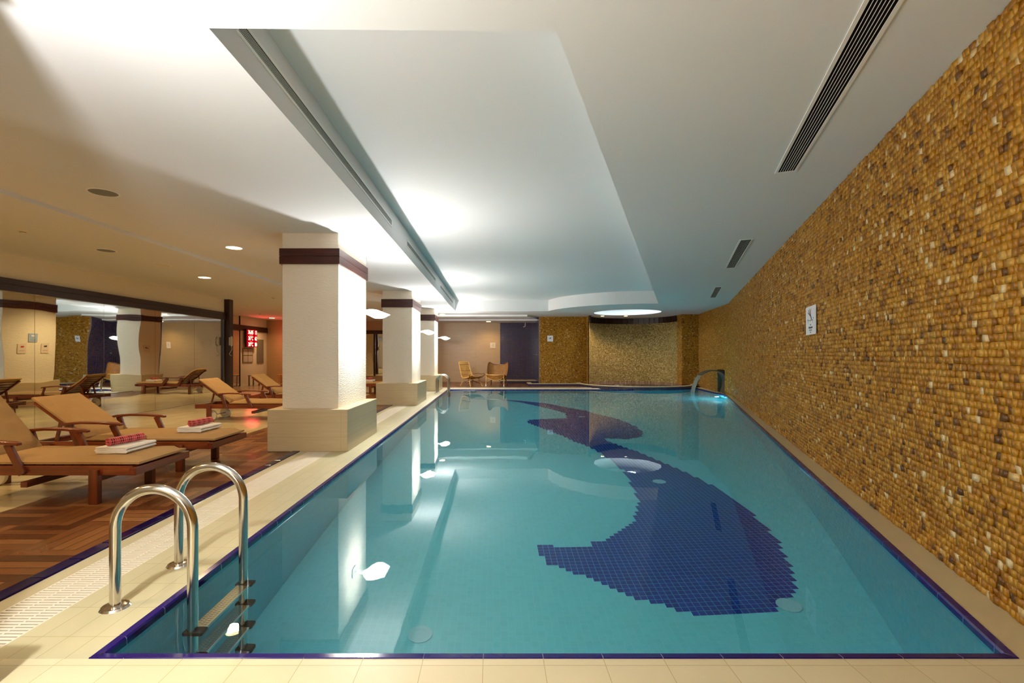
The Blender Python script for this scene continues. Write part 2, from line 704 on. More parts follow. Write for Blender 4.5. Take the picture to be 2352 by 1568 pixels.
def fill(name, outer, holes, z, mat, flip=False):
    """flat polygon with holes at height z"""
    bm = bmesh.new()
    edges = []
    for loop in [outer] + holes:
        vs = [bm.verts.new((x, y, z)) for x, y in loop]
        for i in range(len(vs)):
            edges.append(bm.edges.new((vs[i], vs[(i + 1) % len(vs)])))
    bmesh.ops.triangle_fill(bm, use_beauty=True, use_dissolve=False, edges=edges)
    me = bpy.data.meshes.new(name)
    bm.to_mesh(me)
    bm.free()
    me.materials.append(M[mat])
    o = bpy.data.objects.new(name, me)
    COL.objects.link(o)
    return o


def strip(mb, path, z0, z1, closed=False):
    n = len(path)
    k = len(mb.v)
    for x, y in path:
        mb.v += [(x, y, z0), (x, y, z1)]
    for i in range(n if closed else n - 1):
        j = (i + 1) % n
        mb.f.append((k + 2 * i, k + 2 * j, k + 2 * j + 1, k + 2 * i + 1))
    return mb


def text(name, body, size, mat, parent, loc, rot, sx=1.0, align='CENTER', depth=0.0008):
    c = bpy.data.curves.new(name, 'FONT')
    c.body = body
    c.size = size
    c.align_x = align
    c.align_y = 'CENTER'
    c.extrude = depth
    o = bpy.data.objects.new(name, c)
    me = bpy.data.meshes.new_from_object(o)
    bpy.data.objects.remove(o)
    bpy.data.curves.remove(c)
    me.materials.clear()
    me.materials.append(M[mat])
    o = bpy.data.objects.new(name, me)
    COL.objects.link(o)
    o.parent = parent
    o.location = loc
    o.rotation_euler = rot
    o.scale = (sx, 1, 1)
    return o


def arc(cx, cy_, r, a0, a1, n):
    return [(cx + r * math.cos(math.radians(a0 + (a1 - a0) * i / n)),
             cy_ + r * math.sin(math.radians(a0 + (a1 - a0) * i / n))) for i in range(n + 1)]


# ------------------------------------------------------------------ key plan dimensions
ZC = 2.98            # main soffit
ZL = 2.93            # left ceiling
ZR = 3.40            # recess ceiling
ZF = -1.28           # pool floor
ZW = -0.03           # water level
KW = 0.39            # skew of the right wall
def wallx(y): return 1.66 + KW * y
def edgex(y): return 1.444 + 0.395 * y
JC, JR = (6.0, 20.4), 2.4
A_ = (-1.735, 2.05)
B_ = (edgex(2.05), 2.05)
C_ = (7.55, 15.45)
D_ = (8.07, 19.17)
POOL = [A_, B_, C_, D_] + arc(JC[0], JC[1], JR, -31, -106.5, 14)[1:] + [(-1.735, 18.1)]

def inset(poly, d):
    out = []
    n = len(poly)
    for i in range(n):
        p0, p1, p2 = Vector(poly[i - 1]), Vector(poly[i]), Vector(poly[(i + 1) % n])
        a, b = (p1 - p0).normalized(), (p2 - p1).normalized()
        na, nb = Vector((-a.y, a.x)), Vector((-b.y, b.x))
        k = na + nb
        k = k / max(0.2, k.dot(na))
        out.append((p1.x + k.x * d, p1.y + k.y * d))
    return out


PIN = inset(POOL, 0.042)

# ------------------------------------------------------------------ floor and deck
S(box(-12, -4.07, -6, 23.5, -0.12, 0).build('floor', 'floor_tile'))
S(box(-4.07, -2.70, -6, 23.5, -0.12, 0.0).build('wood_deck', 'deck'))
S(box(-2.187, -1.735, 2.05, 18.1, -0.3, 0).build('pool_coping', 'coping'))
S(box(-2.187, 2.9, -6, 2.05, -0.3, 0).build('front_coping', 'front'))
S(box(-2.60, -2.497, -6, 18.2, -0.12, 0.0).build('deck_kerb', 'kerb'))
# navy line of glazed half-round tiles beside the deck
mb = MB()
y = -6 + 0.04
while y < 23:
    mb.box(-2.70, -2.60, y + 0.0015, y + 0.2555, -0.1, 0.012)
    y += 0.257
S(mb.build('trim_1', 'navy_dark', bevel=0.01))
S(box(-2.70, -2.60, -6, 23.3, -0.12, -0.003).build('navy_line_bed', 'grout'))
# far deck
S(fill('far_deck', [(-2.60, 19.2), (3.8, 19.2), (3.8, 23.5), (-2.60, 23.5)], [], 0.0, 'deck'))
S(box(-2.5, 3.9, 18.80, 19.2, -0.12, 0.002).build('far_kerb', 'kerb'))
S(box(-2.187, 5.3, 18.1, 18.18, -0.12, 0.0).build('far_coping', 'coping'))


def grating(name, x0, x1, y0, y1, along_y=True):
    m = MB()
    p = 0.0257
    if along_y:
        y = y0
        while y < y1:
            m.box(x0 + 0.003, x1 - 0.003, y, y + 0.0165, -0.02, -0.001)
            y += p
        L = x1 - x0
        for q in (0.0, 0.32, 0.66, 0.97):
            m.box(x0 + q * L, x0 + q * L + 0.010, y0, y1, -0.022, -0.0005)
    else:
        x = x0
        while x < x1:
            m.box(x, x + 0.0165, y0 + 0.003, y1 - 0.003, -0.02, -0.001)
            x += p
        L = y1 - y0
        for q in (0.0, 0.32, 0.66, 0.97):
            m.box(x0, x1, y0 + q * L, y0 + q * L + 0.010, -0.022, -0.0005)
    o = S(m.build(name, 'grate'))
    return o


grating('overflow_grating', -2.497, -2.187, -2, 18.18)
S(box(-2.497, -2.187, -6, 18.2, -0.12, -0.035).build('overflow_channel', 'black'))
grating('far_overflow_grating', -2.187, 4.1, 18.18, 18.80, False)
S(box(-2.187, 4.3, 18.18, 18.80, -0.12, -0.035).build('far_overflow_channel', 'black'))
# right ledge between pool and mosaic wall
S(MB().prism([(2.9, -6), (9, -6), (9, 19.3), (8.3, 19.3), D_, C_, B_, (2.9, 2.05)][::-1], -0.3, 0.0)
  .build('wall_ledge', 'ledge'))

# pool shell
S(fill('pool_floor', PIN, [], ZF, 'pool_floor'))
mb = MB(); strip(mb, [PIN[-1], PIN[0]], ZF, -0.01); S(mb.build('pool_wall_left', 'pool_wall_x'))
mb = MB(); strip(mb, PIN[0:2], ZF, -0.01); S(mb.build('pool_wall_front', 'pool_wall_y'))
mb = MB(); strip(mb, PIN[1:4], ZF, -0.01); S(mb.build('pool_wall_right', 'pool_wall_x'))
mb = MB(); strip(mb, PIN[3:], ZF, -0.06); S(mb.build('pool_wall_back', 'pool_wall_y'))


def mit(p, i):
    """offset of the inner corner along the incoming and outgoing edge"""
    n = len(POOL)
    c, q = Vector(POOL[i]), Vector(PIN[i])
    a = (c - Vector(POOL[i - 1])).normalized()
    b = (Vector(POOL[(i + 1) % n]) - c).normalized()
    return (c - q).dot(a), (q - c).dot(b)


def edging(name, segs):
    """glazed navy edge tiles along each segment, inner side to the left of travel"""
    m, g = MB(), MB()
    for (p, q, off, m0, m1) in segs:
        p, q = Vector(p), Vector(q)
        d = (q - p)
        L = d.length
        d.normalize()
        nrm = Vector((-d.y, d.x))
        W_ = 0.042

        def P(t, w_, z):
            v = p + d * t + nrm * w_
            return (v.x, v.y, z)
        t = off - 0.257
        while t < L:
            a, b = max(0, t) + 0.0014, min(L, t + 0.257) - 0.0014
            if b > a + 0.01:
                ai = a + (m0 if t <= 0 else 0)
                bi = b - (m1 if t + 0.257 >= L else 0)
                vs = [P(a, 0, 0.0), P(b, 0, 0.0), P(b, 0.004, 0.004), P(a, 0.004, 0.004),
                      P(ai, W_ - 0.006, 0.001), P(bi, W_ - 0.006, 0.001), P(ai, W_, -0.008), P(bi, W_, -0.008),
                      P(ai, W_ + 0.001, -0.045), P(bi, W_ + 0.001, -0.045)]
                m.add(vs, [(0, 1, 2, 3), (3, 2, 5, 4), (4, 5, 7, 6), (6, 7, 9, 8)])
            t += 0.257
        vs = [P(0, 0.002, 0.001), P(L, 0.002, 0.001), P(L - m1, W_ - 0.008, -0.001), P(m0, W_ - 0.008, -0.001),
              P(m0, W_ - 0.002, -0.01), P(L - m1, W_ - 0.002, -0.01), P(m0, W_ - 0.001, -0.044), P(L - m1, W_ - 0.001, -0.044)]
        g.add(vs, [(0, 1, 2, 3), (3, 2, 5, 4), (4, 5, 7, 6)])
    S(m.build(name, 'navy'))
    S(g.build(name + '_grout', 'grout'))


edging('trim_2', [(A_, B_, (-0.30 - A_[0]) % 0.257, mit(0, 0)[1], mit(0, 1)[0]), (B_, C_, 0.09, mit(0, 1)[1], mit(0, 2)[0]), (C_, D_, 0.1, mit(0, 2)[1], 0),
                  ((-1.735, 18.1), A_, (18.1 - 2.212) % 0.257, 0.042, 0.042), ((5.3, 18.1), (-1.735, 18.1), 0.1, 0, 0.042)])

# water
INS = 0.004
ow = fill('pool_water', PIN, [], ZW, 'water')
ow['kind'] = 'stuff'
tag(ow, 'still turquoise water filling the long swimming pool', 'water')
for p in ow.data.polygons:
    pass
bm = bmesh.new(); bm.from_mesh(ow.data)
for f in bm.faces:
    if f.normal.z < 0:
        f.normal_flip()
bm.to_mesh(ow.data); bm.free()

# dark blue curling pattern laid in the pool floor
PAT = [(0.13, 15.76), (0.87, 15.34), (1.59, 14.61), (2.09, 13.56), (2.47, 12.82), (2.69, 12.01), (2.93, 11.31), (3.03, 10.69), (3.05, 10.15), (2.99, 9.57), (2.83, 9.15), (2.51, 8.88), (2.23, 8.96), (2.05, 9.02), (2.1, 8.72), (2.25, 8.24), (2.39, 7.87), (2.49, 7.43), (2.61, 7.0), (2.71, 6.54), (2.79, 6.1), (2.81, 5.7), (2.82, 5.36), (2.75, 4.89), (2.7, 4.51), (2.6, 4.29), (2.54, 4.12), (2.49, 3.95), (2.43, 3.9), (2.38, 3.78), (2.32, 3.72), (2.27, 3.67), (2.22, 3.61), (2.05, 3.48), (1.52, 3.47), (1.42, 3.52), (1.31, 3.61), (1.2, 3.66), (1.1, 3.72), (1.05, 3.77), (0.99, 3.82), (0.93, 3.86), (0.89, 3.92), (0.78, 4.03), (0.67, 4.07), (0.57, 4.18), (0.5, 4.22), (0.46, 4.33), (0.39, 4.38), (0.4, 4.59), (0.56, 4.59), (0.57, 4.54), (0.92, 4.55), (0.94, 4.61), (1.03, 4.62), (1.16, 4.72), (1.31, 4.88), (1.46, 5.02), (1.56, 5.23), (1.72, 5.66), (1.75, 5.95), (1.8, 6.33), (1.85, 6.78), (1.82, 7.31), (1.74, 7.89), (1.62, 8.39), (1.47, 8.73), (1.33, 9.28), (1.16, 9.71), (0.99, 10.2), (0.77, 10.81), (0.83, 11.22), (1.24, 11.35), (1.77, 11.47), (1.86, 12.34), (1.58, 13.19), (0.85, 14.85)]


def inside(x, y, poly):
    c = False
    j = len(poly) - 1
    for i in range(len(poly)):
        xi, yi = poly[i]
        xj, yj = poly[j]
        if (yi > y) != (yj > y) and x < (xj - xi) * (y - yi) / (yj - yi) + xi:
            c = not c
        j = i
    return c


T = 0.052
mb = MB()
for i in range(int(0 / T), int(3.2 / T) + 1):
    for j in range(int(3.2 / T), int(16 / T) + 1):
        x, y = i * T, j * T
        if inside(x + T / 2, y + T / 2, PAT):
            g = 0.0015
            mb.add([(x + g, y + g, ZF + .002), (x + T - g, y + g, ZF + .002), (x + T - g, y + T - g, ZF + .002), (x + g, y + T - g, ZF + .002)],
                   [(0, 1, 2, 3)])
o = S(mb.build('floor_mosaic_pattern', 'floor_mosaic'))


# ------------------------------------------------------------------ ceilings
REC = [(-1.463, 2.464), (0.331, 2.49), (5.40, 15.66)] + arc(5.3, 18.9, 3.24, 272, 190, 20)[1:] + [(-1.463, 18.4)]
HOLE = arc(5.28, 18.9, 1.28, 0, 360, 48)[:-1]
S(fill('ceiling', [(-4.97, -6), (9.5, -6), (9.5, 24), (-4.97, 24)], [REC, HOLE], ZC, 'paint'))
mb = MB(); strip(mb, REC, ZC, ZR, True); S(mb.build('ceiling_recess_side', 'paint'))
S(fill('ceiling_recess_top', REC, [], ZR, 'paint'))
mb = MB(); strip(mb, HOLE, ZC, 3.45, True); S(mb.build('ceiling_well_side', 'paint'))
S(fill('ceiling_well_top', HOLE, [], 3.45, 'paint'))
S(box(-12, -4.97, -6, 24, ZL, ZL + 0.1).build('ceiling_left', 'paint'))
S(MB().prism([(-4.97, 20.0), (1.42, 20.0), (2.02, 21.6), (2.02, 23.4), (-4.97, 23.4)], 2.91, ZC + 0.05).build('ceiling_tray', 'paint'))
S(box(-4.97, 2.02, 21.6, 23.4, 2.85, 2.912).build('ceiling_tray_inner', 'paint'))

# ------------------------------------------------------------------ walls
S(box(-12, 10, -6.1, -6, 0, 3.0).build('wall_behind', 'paint_warm'))
S(box(-7.97, -7.87, -6, 14.0, 0, ZL).build('wall_left', 'paint_warm'))
S(box(-10.72, -10.6, 13.9, 22.5, 0, ZL).build('wall_left_far', 'paint_warm'))
S(box(-10.7, -7.9, 13.88, 14.0, 0, ZL).build('wall_left_return', 'paint_warm'))
S(box(-10.72, -8.0, 22.4, 22.5, 0, ZL).build('wall_back_left', 'back_tile'))
S(box(-8.1, -8.0, 22.4, 23.2, 0, ZL).build('wall_back_jog', 'back_tile'))
S(box(-8.1, 0.33, 23.1, 23.2, 0, ZL).build('wall_back', 'back_tile'))
S(box(0.33, 2.02, 23.1, 23.2, 0, ZL).build('wall_back_shower', 'mosaic_navy'))
S(box(2.0, 2.06, 21.0, 23.15, 0, ZC).build('wall_back_shower_side', 'mosaic_navy_side'))
# wooden beam and mirror panels on the left wall
S(box(-7.87, -7.80, -6, 14.0, 2.33, 2.44).build('trim_3', 'wenge_y', bevel=0.004))
S(box(-7.87, -7.81, -6, 14.0, 2.44, 2.54).build('trim_4', 'wenge_y', bevel=0.004))
yy = [2.39, 3.84, 5.29, 6.74, 8.20, 9.66, 11.12, 12.58, 13.96]
MIRL = ['wall mirror at the left edge of the photo, nearest of the row', 'wall mirror showing the beige column with two small signs',
        'wall mirror showing the navy tiled alcove and a white column', 'wall mirror behind the raised lounger with its red towel reflected',
        'last wall mirror in the row, beside the dark wooden post']
for i in range(len(yy) - 1):
    o = box(-7.87, -7.852, yy[i] + 0.003, yy[i + 1] - 0.003, 0.02, 2.33).build('wall_mirror', 'mirror')
    o.location.x = 0.0
    lab = MIRL[i - 3] if i >= 3 else 'tall wall mirror panel beyond the left edge of view'
    tag(o, lab, 'mirror', 'mirror panels along the left wall')
# carved post
mb = MB()
prof = [(0, 0.075), (0.5, 0.075), (0.8, 0.085), (1.1, 0.12), (1.5, 0.14), (1.9, 0.13), (2.2, 0.09), (2.35, 0.078), (2.93, 0.078)]
for k in range(len(prof) - 1):
    (z0, w0), (z1, w1) = prof[k], prof[k + 1]
    x0, y0 = -7.80, 14.12
    vs = [(x0 - w0, y0 - 0.1, z0), (x0 + 0.075, y0 - 0.1, z0), (x0 + 0.075, y0 + 0.1, z0), (x0 - w0, y0 + 0.1, z0),
          (x0 - w1, y0 - 0.1, z1), (x0 + 0.075, y0 - 0.1, z1), (x0 + 0.075, y0 + 0.1, z1), (x0 - w1, y0 + 0.1, z1)]
    mb.add(vs, [(0, 1, 5, 4), (1, 2, 6, 5), (2, 3, 7, 6), (3, 0, 4, 7)])
tag(mb.build('wooden_post', 'wenge_z'), 'tall dark wooden post with a swollen middle at the end of the mirrors', 'post')
# far-left wall band + mirror
S(box(-10.6, -10.54, 14.0, 22.4, 2.33, 2.56).build('trim_5', 'wenge_y', bevel=0.004))
S(box(-10.6, -10.55, 19.96, 19.99, 0, 2.93).build('trim_6', 'wenge_z'))
tag(box(-10.6, -10.57, 18.6, 19.96, 0.02, 2.3).build('wall_mirror', 'mirror'),
    'narrow mirror seen between the dark post and the red display board', 'mirror')
# far mirror seen between the columns
o = thing('framed_wall_mirror', 'far mirror with dark wooden frame seen in the gap between the first two columns', 'mirror', (-5.7, 23.1, 0))
box(-1.1, 1.1, -0.07, 0, 2.31, 2.48).build('header', 'wenge_x', o)
box(-1.1, 1.1, -0.02, 0, 0.3, 2.31).build('mirror_glass', 'mirror', o)
box(-0.06, 0.02, -0.06, -0.02, 0.3, 2.31).build('post', 'wenge_z', o)


# ------------------------------------------------------------------ raised stone mosaic
def mosaic(name, path, z0, z1, ts, mat, lean=0.0, thick=(0.006, 0.017), skip=None, structure=True, tilt=0.0035):
    """path: list of (x,y), room on the LEFT of travel. One mesh of raised stone tiles."""
    P = np.array(path, float)
    seg = np.linalg.norm(P[1:] - P[:-1], axis=1)
    cum = np.concatenate([[0], np.cumsum(seg)])
    L = cum[-1]
    nz = int((z1 - z0) / ts)
    tz = (z1 - z0) / nz
    rows_v, tones = [], []

    def at(s):
        s = np.clip(s, 0, L)
        k = np.clip(np.searchsorted(cum, s, side='right') - 1, 0, len(seg) - 1)
        f = (s - cum[k]) / seg[k]
        p = P[k] + (P[k + 1] - P[k]) * f[:, None]
        d = (P[k + 1] - P[k]) / seg[k][:, None]
        nn = np.stack([-d[:, 1], d[:, 0]], 1)
        return p, nn
    allv = []
    for r in range(nz):
        zb = z0 + r * tz
        ws = RNG.uniform(0.75, 1.3, int(L / ts * 1.15) + 4) * ts
        e = np.concatenate([[0], np.cumsum(ws)])
        e = e[e < L - ts * 0.4]
        e = np.append(e, L)
        a, b = e[:-1] + 0.0006, e[1:] - 0.0006
        zt0 = np.full_like(a, zb + 0.0005)
        zt1 = np.full_like(a, zb + tz - 0.0005)
        if skip is not None:
            keep = ~skip((a + b) / 2, zb + tz / 2)
            a, b, zt0, zt1 = a[keep], b[keep], zt0[keep], zt1[keep]
        m = len(a)
        if not m:
            continue
        dep = RNG.uniform(thick[0], thick[1], m)
        pa, na = at(a)
        pb, nb = at(b)
        ln0 = lean * (zt0 - z0) / (z1 - z0)
        ln1 = lean * (zt1 - z0) / (z1 - z0)
        gx, gz = RNG.uniform(-tilt, tilt, m), RNG.uniform(-tilt, tilt, m)
        tl = np.stack([-gx - gz, gx - gz, gx + gz, -gx + gz], 1)
        hj = RNG.uniform(-0.0018, 0.0018, (m, 2))
        zt0 = zt0[:m] + hj[:, 0]
        zt1 = zt1[:m] + hj[:, 1]
        V = np.zeros((m, 8, 3))
        for c, (p, n_, z, ln) in enumerate(((pa, na, zt0, ln0), (pb, nb, zt0, ln0), (pb, nb, zt1, ln1), (pa, na, zt1, ln1))):
            q = p + n_ * ln[:, None]
            V[:, c, :2] = q
            V[:, c, 2] = z
            q2 = p + n_ * (ln + np.maximum(dep + tl[:, c], 0.002))[:, None]
            V[:, 4 + c, :2] = q2
            V[:, 4 + c, 2] = z
        allv.append(V)
        tn = np.clip(RNG.normal(0.47, 0.19, m), 0, 1)
        sp = RNG.random(m)
        tn[sp > 0.982] = 1.0
        tn[sp < 0.02] = 0.0
        tones.append(tn)
    V = np.concatenate(allv)
    tn = np.concatenate(tones)
    n = len(V)
    base = np.arange(n)[:, None, None] * 8
    F = np.array([[4, 5, 6, 7], [0, 1, 5, 4], [1, 2, 6, 5], [2, 3, 7, 6], [3, 0, 4, 7]])[None]
    Fi = (base + F).reshape(-1)
    me = bpy.data.meshes.new(name)
    me.vertices.add(n * 8)
    me.vertices.foreach_set('co', V.reshape(-1).astype(np.float32))
    me.loops.add(n * 20)
    me.loops.foreach_set('vertex_index', Fi.astype(np.int32))
    me.polygons.add(n * 5)
    me.polygons.foreach_set('loop_start', np.arange(0, n * 20, 4, dtype=np.int32))
    me.update(calc_edges=True)
    at_ = me.attributes.new('tone', 'FLOAT', 'FACE')
    at_.data.foreach_set('value', np.repeat(tn, 5).astype(np.float32))
    me.materials.append(M[mat])
    o = bpy.data.objects.new(name, me)
    COL.objects.link(o)
    # backing
    bk = MB()
    pp = [tuple(q) for q in path]
    if skip is None:
        k = len(bk.v)
        for (x, y) in pp:
            bk.v.append((x, y, z0))
        nrm = at(cum)[1]
        for i, (x, y) in enumerate(pp):
            bk.v.append((x + nrm[i][0] * lean, y + nrm[i][1] * lean, z1))
        m_ = len(pp)
        for i in range(m_ - 1):
            bk.f.append((i, i + 1, m_ + i + 1, m_ + i))
        S(bk.build(name + '_mortar', 'mortar'))
    if structure:
        S(o)
    return o


# right wall (room is on its left when walking away from the far end toward the camera => path far -> near has room on the right,
# so walk near -> far: room lies to the left)
mosaic('wall_right', [(wallx(-2.2), -2.2), (wallx(15.3), 15.3)], 0.0, ZC, 0.040, 'onyx', lean=0.07)
S(box(wallx(-6) - .2, wallx(-2.2) + .1, -6, -2.15, 0, ZC).build('wall_right_near', 'mortar'))
W2 = [(wallx(15.3), 15.3), (8.5, 19.8)]
OP = (0.78, 1.72, 0.80)      # fountain opening along the wall (from, to, height)


def skip2(s, z):
    return (s > OP[0]) & (s < OP[1]) & (z < OP[2])


mosaic('wall_right_end', W2, 0.0, ZC, 0.036, 'onyx', skip=skip2)
d2 = (Vector(W2[1]) - Vector(W2[0])); L2 = d2.length; d2.normalize(); n2 = Vector((-d2.y, d2.x))


def w2(s, u, z):
    v = Vector(W2[0]) + d2 * s + n2 * u
    return (v.x, v.y, z)


mb = MB()
for s0, s1, z0, z1 in ((0, OP[0], 0, ZC), (OP[1], L2, 0, ZC), (OP[0], OP[1], OP[2], ZC)):
    mb.add([w2(s0, 0, z0), w2(s1, 0, z0), w2(s1, 0, z1), w2(s0, 0, z1)], [(0, 1, 2, 3)])
S(mb.build('wall_right_end_mortar', 'mortar'))
mb = MB()
a0, a1, h = OP
mb.add([w2(a0, 0, 0), w2(a1, 0, 0), w2(a1, -0.35, 0), w2(a0, -0.35, 0), w2(a0, 0, h), w2(a1, 0, h), w2(a1, -0.35, h), w2(a0, -0.35, h)],
       [(0, 1, 2, 3), (4, 7, 6, 5), (0, 3, 7, 4), (1, 5, 6, 2), (3, 2, 6, 7)])
S(mb.build('fountain_niche', 'steel_dark'))
# pillar and back walls
mosaic('wall_back_pillar', [(8.5, 19.8), (7.80, 19.8), (7.80, 20.3)], 0.0, ZC, 0.036, 'onyx')
NI = arc(5.95, 20.2, 2.25, -2, 182, 30)
NI = [(5.95 + 1.88 * math.cos(math.radians(a)), 20.35 + 1.75 * math.sin(math.radians(a))) for a in np.linspace(0, 180, 30)]
mosaic('wall_back_niche', NI, 0.0, ZC, 0.036, 'onyx_lit')
mosaic('wall_back_mosaic', [(4.10, 20.7), (4.10, 21.0), (2.03, 21.0)], 0.0, ZC, 0.036, 'onyx')
# wooden valance over the niche: upright boards
mb = MB()
for k in range(24):
    a, b = math.radians(180 * k / 24 + 0.3), math.radians(180 * (k + 1) / 24 - 0.3)
    R1, R2 = 1.72, 1.58
    c = (5.95, 20.35)
    vs = []
    for an in (a, b):
        for q in (0.0, 0.035):
            for z in (2.72, ZC):
                vs.append((c[0] + (1.84 - q) * math.cos(an), c[1] + (1.71 - q) * math.sin(an), z))
    mb.add(vs, [(0, 1, 3, 2), (4, 6, 7, 5), (0, 4, 5, 1), (2, 3, 7, 6), (0, 2, 6, 4), (1, 5, 7, 3)])
S(mb.build('trim_7', 'wenge_z'))


# ------------------------------------------------------------------ columns and sconces
def column(y0, y1, label):
    o = thing('column', label, 'column', (-2.5, (y0 + y1) / 2, 0), 0, 'pool side columns')
    h = (y1 - y0) / 2
    f = -h + 0.14
    box(-0.40, 0.37, f, h, 0.56, ZC).build('shaft', 'plaster', o, bevel=0.008)
    box(-0.54, 0.54, -h, h + 0.04, 0, 0.567).build('plinth', 'trav_y', o, bevel=0.006)
    for z0, z1 in ((2.545, 2.65), (2.655, 2.76)):
        box(-0.43, 0.395, f - 0.03, h + 0.03, z0, z1).build('wooden_band', 'wenge_x', o, bevel=0.004)
    return o


CY = [(-5.6, -4.2), (0.30, 1.86), (6.44, 8.02), (12.4, 14.0), (17.2, 18.4)]
CL = ['white ribbed column behind the viewpoint by the pool', 'white ribbed column beside the viewpoint, just outside the view',
      'nearest white column, largest in view, on its beige stone plinth', 'middle white column, second along the pool side',
      'farthest white column beside the distant pool ladder']
for (a, b), l in zip(CY, CL):
    column(a, b, l)


def sconce(y, label):
    o = thing('wall_sconce', label, 'lamp', (-2.13, y, 1.93), 0, 'wall sconces on the columns')
    box(0, 0.022, -0.09, 0.09, -0.07, 0.07).build('wall_plate', 'white', o, bevel=0.006)
    MB().tube([(0.02, 0, 0), (0.10, 0, 0.005)], 0.014).build('arm', 'steel', o, smooth=True)
    n = 24
    m = MB()
    for i in range(n + 1):
        u = i / n
        x = 0.055 + 0.46 * u
        zc = 0.012 * math.sin(u * 6.0)
        t = 0.012 + 0.056 * math.exp(-((u - 0.62) / 0.26) ** 2)
        t *= min(1.0, (1 - u) / 0.16) ** 0.7
        t = max(t, 0.002)
        wv = 0.045 + 0.165 * max(0.0, min(1.0, (u - 0.22) / 0.2)) ** 0.6
        m.v += [(x, -wv, zc), (x, -wv * 0.93, zc + t * 0.8), (x, 0, zc + t), (x, wv * 0.93, zc + t * 0.8), (x, wv, zc),
                (x, wv * 0.93, zc - t * 0.8), (x, 0, zc - t), (x, -wv * 0.93, zc - t * 0.8)]
    for i in range(n):
        for k in range(8):
            q = (k + 1) % 8
            m.f.append((8 * i + k, 8 * i + q, 8 * i + 8 + q, 8 * i + 8 + k))
    m.f += [tuple(range(8)), tuple(range(8 * n + 7, 8 * n - 1, -1))]
    m.build('glass_shade', 'shade', o, smooth=True)
    MB().tube([(0.10, 0, 0.005), (0.16, 0, 0.012)], 0.018).build('lamp_holder', 'steel', o, smooth=True)
    l = light('sconce_bulb', 'POINT', (0.29, 0, 0), SCONCE_W, WHITE, shadow_soft_size=0.045)
    l.parent = o
    return o


SL = ['lit glass wall sconce behind the viewpoint', 'lit glass wall sconce on the column beside the viewpoint',
      'glowing leaf-shaped glass wall sconce on the nearest column', 'glowing glass wall sconce on the middle column',
      'glowing glass wall sconce on the farthest column']
for y, l in zip(SCONCE_Y, SL):
    sconce(y, l)


# ------------------------------------------------------------------ downlights and detectors
def downlight(x, y, z, r, lit, label):
    o = thing('downlight', label, 'ceiling light', (x, y, z), 0, 'round ceiling downlights')
    MB().ring((0, 0), r, r + 0.02, -0.006, 0.004).build('trim_ring', 'white', o, smooth=True)
    MB().cyl((0, 0), r, -0.003, 0.001).build('lens', 'lamp_warm' if lit else 'cream_plastic' if lit is None else 'steel_dark', o)
    if lit:
        l = light('downlight_beam', 'SPOT', (0, 0, -0.03), SPOT_W * (0.4 if y > 19.5 else 1.0), WARM, shadow_soft_size=0.09,
                  spot_size=math.radians(150), spot_blend=0.8)
        l.parent = o
    return o


DL = ['lit warm downlight to the left of the nearest column top', 'lit warm downlight above the row of wall mirrors',
      'lit downlight in the red-tinted ceiling above the display board', 'lit downlight above the far column and pool ladder',
      'lit downlight in the low back ceiling above the rattan chairs']
for i, (x, y, z) in enumerate(DOWN_LIT):
    l = DL[i] if i < 5 else 'unseen lit warm downlight, one of a set extended for extra warm fill'
    downlight(x, y, z, 0.115, True, l)
downlight(-4.03, 4.95, ZC, 0.125, False, 'unlit large downlight, nearest to the camera at the upper left')
downlight(-6.04, 7.47, ZL, 0.12, False, 'unlit dark downlight between the detector and the nearer lit lamp')
downlight(-6.01, 8.7, ZL, 0.12, None, 'unlit pale downlight closest to the lit lamp above the mirrors')
downlight(-6.07, 12.6, ZL, 0.10, None, 'small unlit downlight just left of the nearest column')
downlight(1.7, 20.4, ZC, 0.13, None, 'small unlit downlight by the shower alcove ceiling')


def detector(x, y, z, label):
    o = thing('smoke_detector', label, 'smoke detector', (x, y, z), 0, 'ceiling smoke detectors')
    MB().cyl((0, 0), 0.045, -0.02, 0, 24, 0.06).build('base', 'cream_plastic', o, smooth=True)
    MB().cyl((0, 0), 0.022, -0.045, -0.02, 24, 0.04).build('sensor', 'cream_plastic', o, smooth=True)
    MB().ring((0, 0), 0.026, 0.034, -0.033, -0.028, 24).build('vent_ring', 'black', o)


detector(-6.14, 6.25, ZL, 'white smoke detector at the far left of the warm ceiling')
detector(-6.2, 13.5, ZL, 'small smoke detector just left of the nearest column')
detector(-9.2, 18.9, ZL, 'smoke detector above the red display board')


# ------------------------------------------------------------------ air grilles
def grille(p, q, wd, nslat, label, up, group):
    """p,q ends on the surface; wd wide across; up = outward normal of the surface"""
    p, q, up = Vector(p), Vector(q), Vector(up)
    o = thing('air_grille', label, 'air vent', tuple(p), 0, group)
    L = (q - p).length
    d = (q - p).normalized()
    side = d.cross(up).normalized()
    R = Matrix((d, side, up)).transposed().to_4x4()

    def B(m, x0, x1, y0, y1, z0, z1):
        k = len(m.v)
        m.box(x0, x1, y0, y1, z0, z1)
        m.v[k:] = [tuple(R @ Vector(v)) for v in m.v[k:]]
    h = wd / 2
    fr = 0.022 if wd > 0.1 else 0.014
    m = MB(); B(m, fr, L - fr, -h + fr, h - fr, 0.0005, 0.002); m.build('duct_opening', 'duct', o)
    m = MB()
    B(m, 0, L, -h, -h + fr, 0, 0.006); B(m, 0, L, h - fr, h, 0, 0.006)
    B(m, 0, fr, -h + fr, h - fr, 0, 0.006); B(m, L - fr, L, -h + fr, h - fr, 0, 0.006)
    m.build('frame', 'white', o)
    step = (wd - 2 * fr) / (nslat + 1)
    for k in range(nslat):
        y = -h + fr + step * (k + 1)
        m = MB(); B(m, fr, L - fr, y - 0.0018, y + 0.0018, 0.002, 0.0035)
        m.build('slat', 'white', o)
    return o


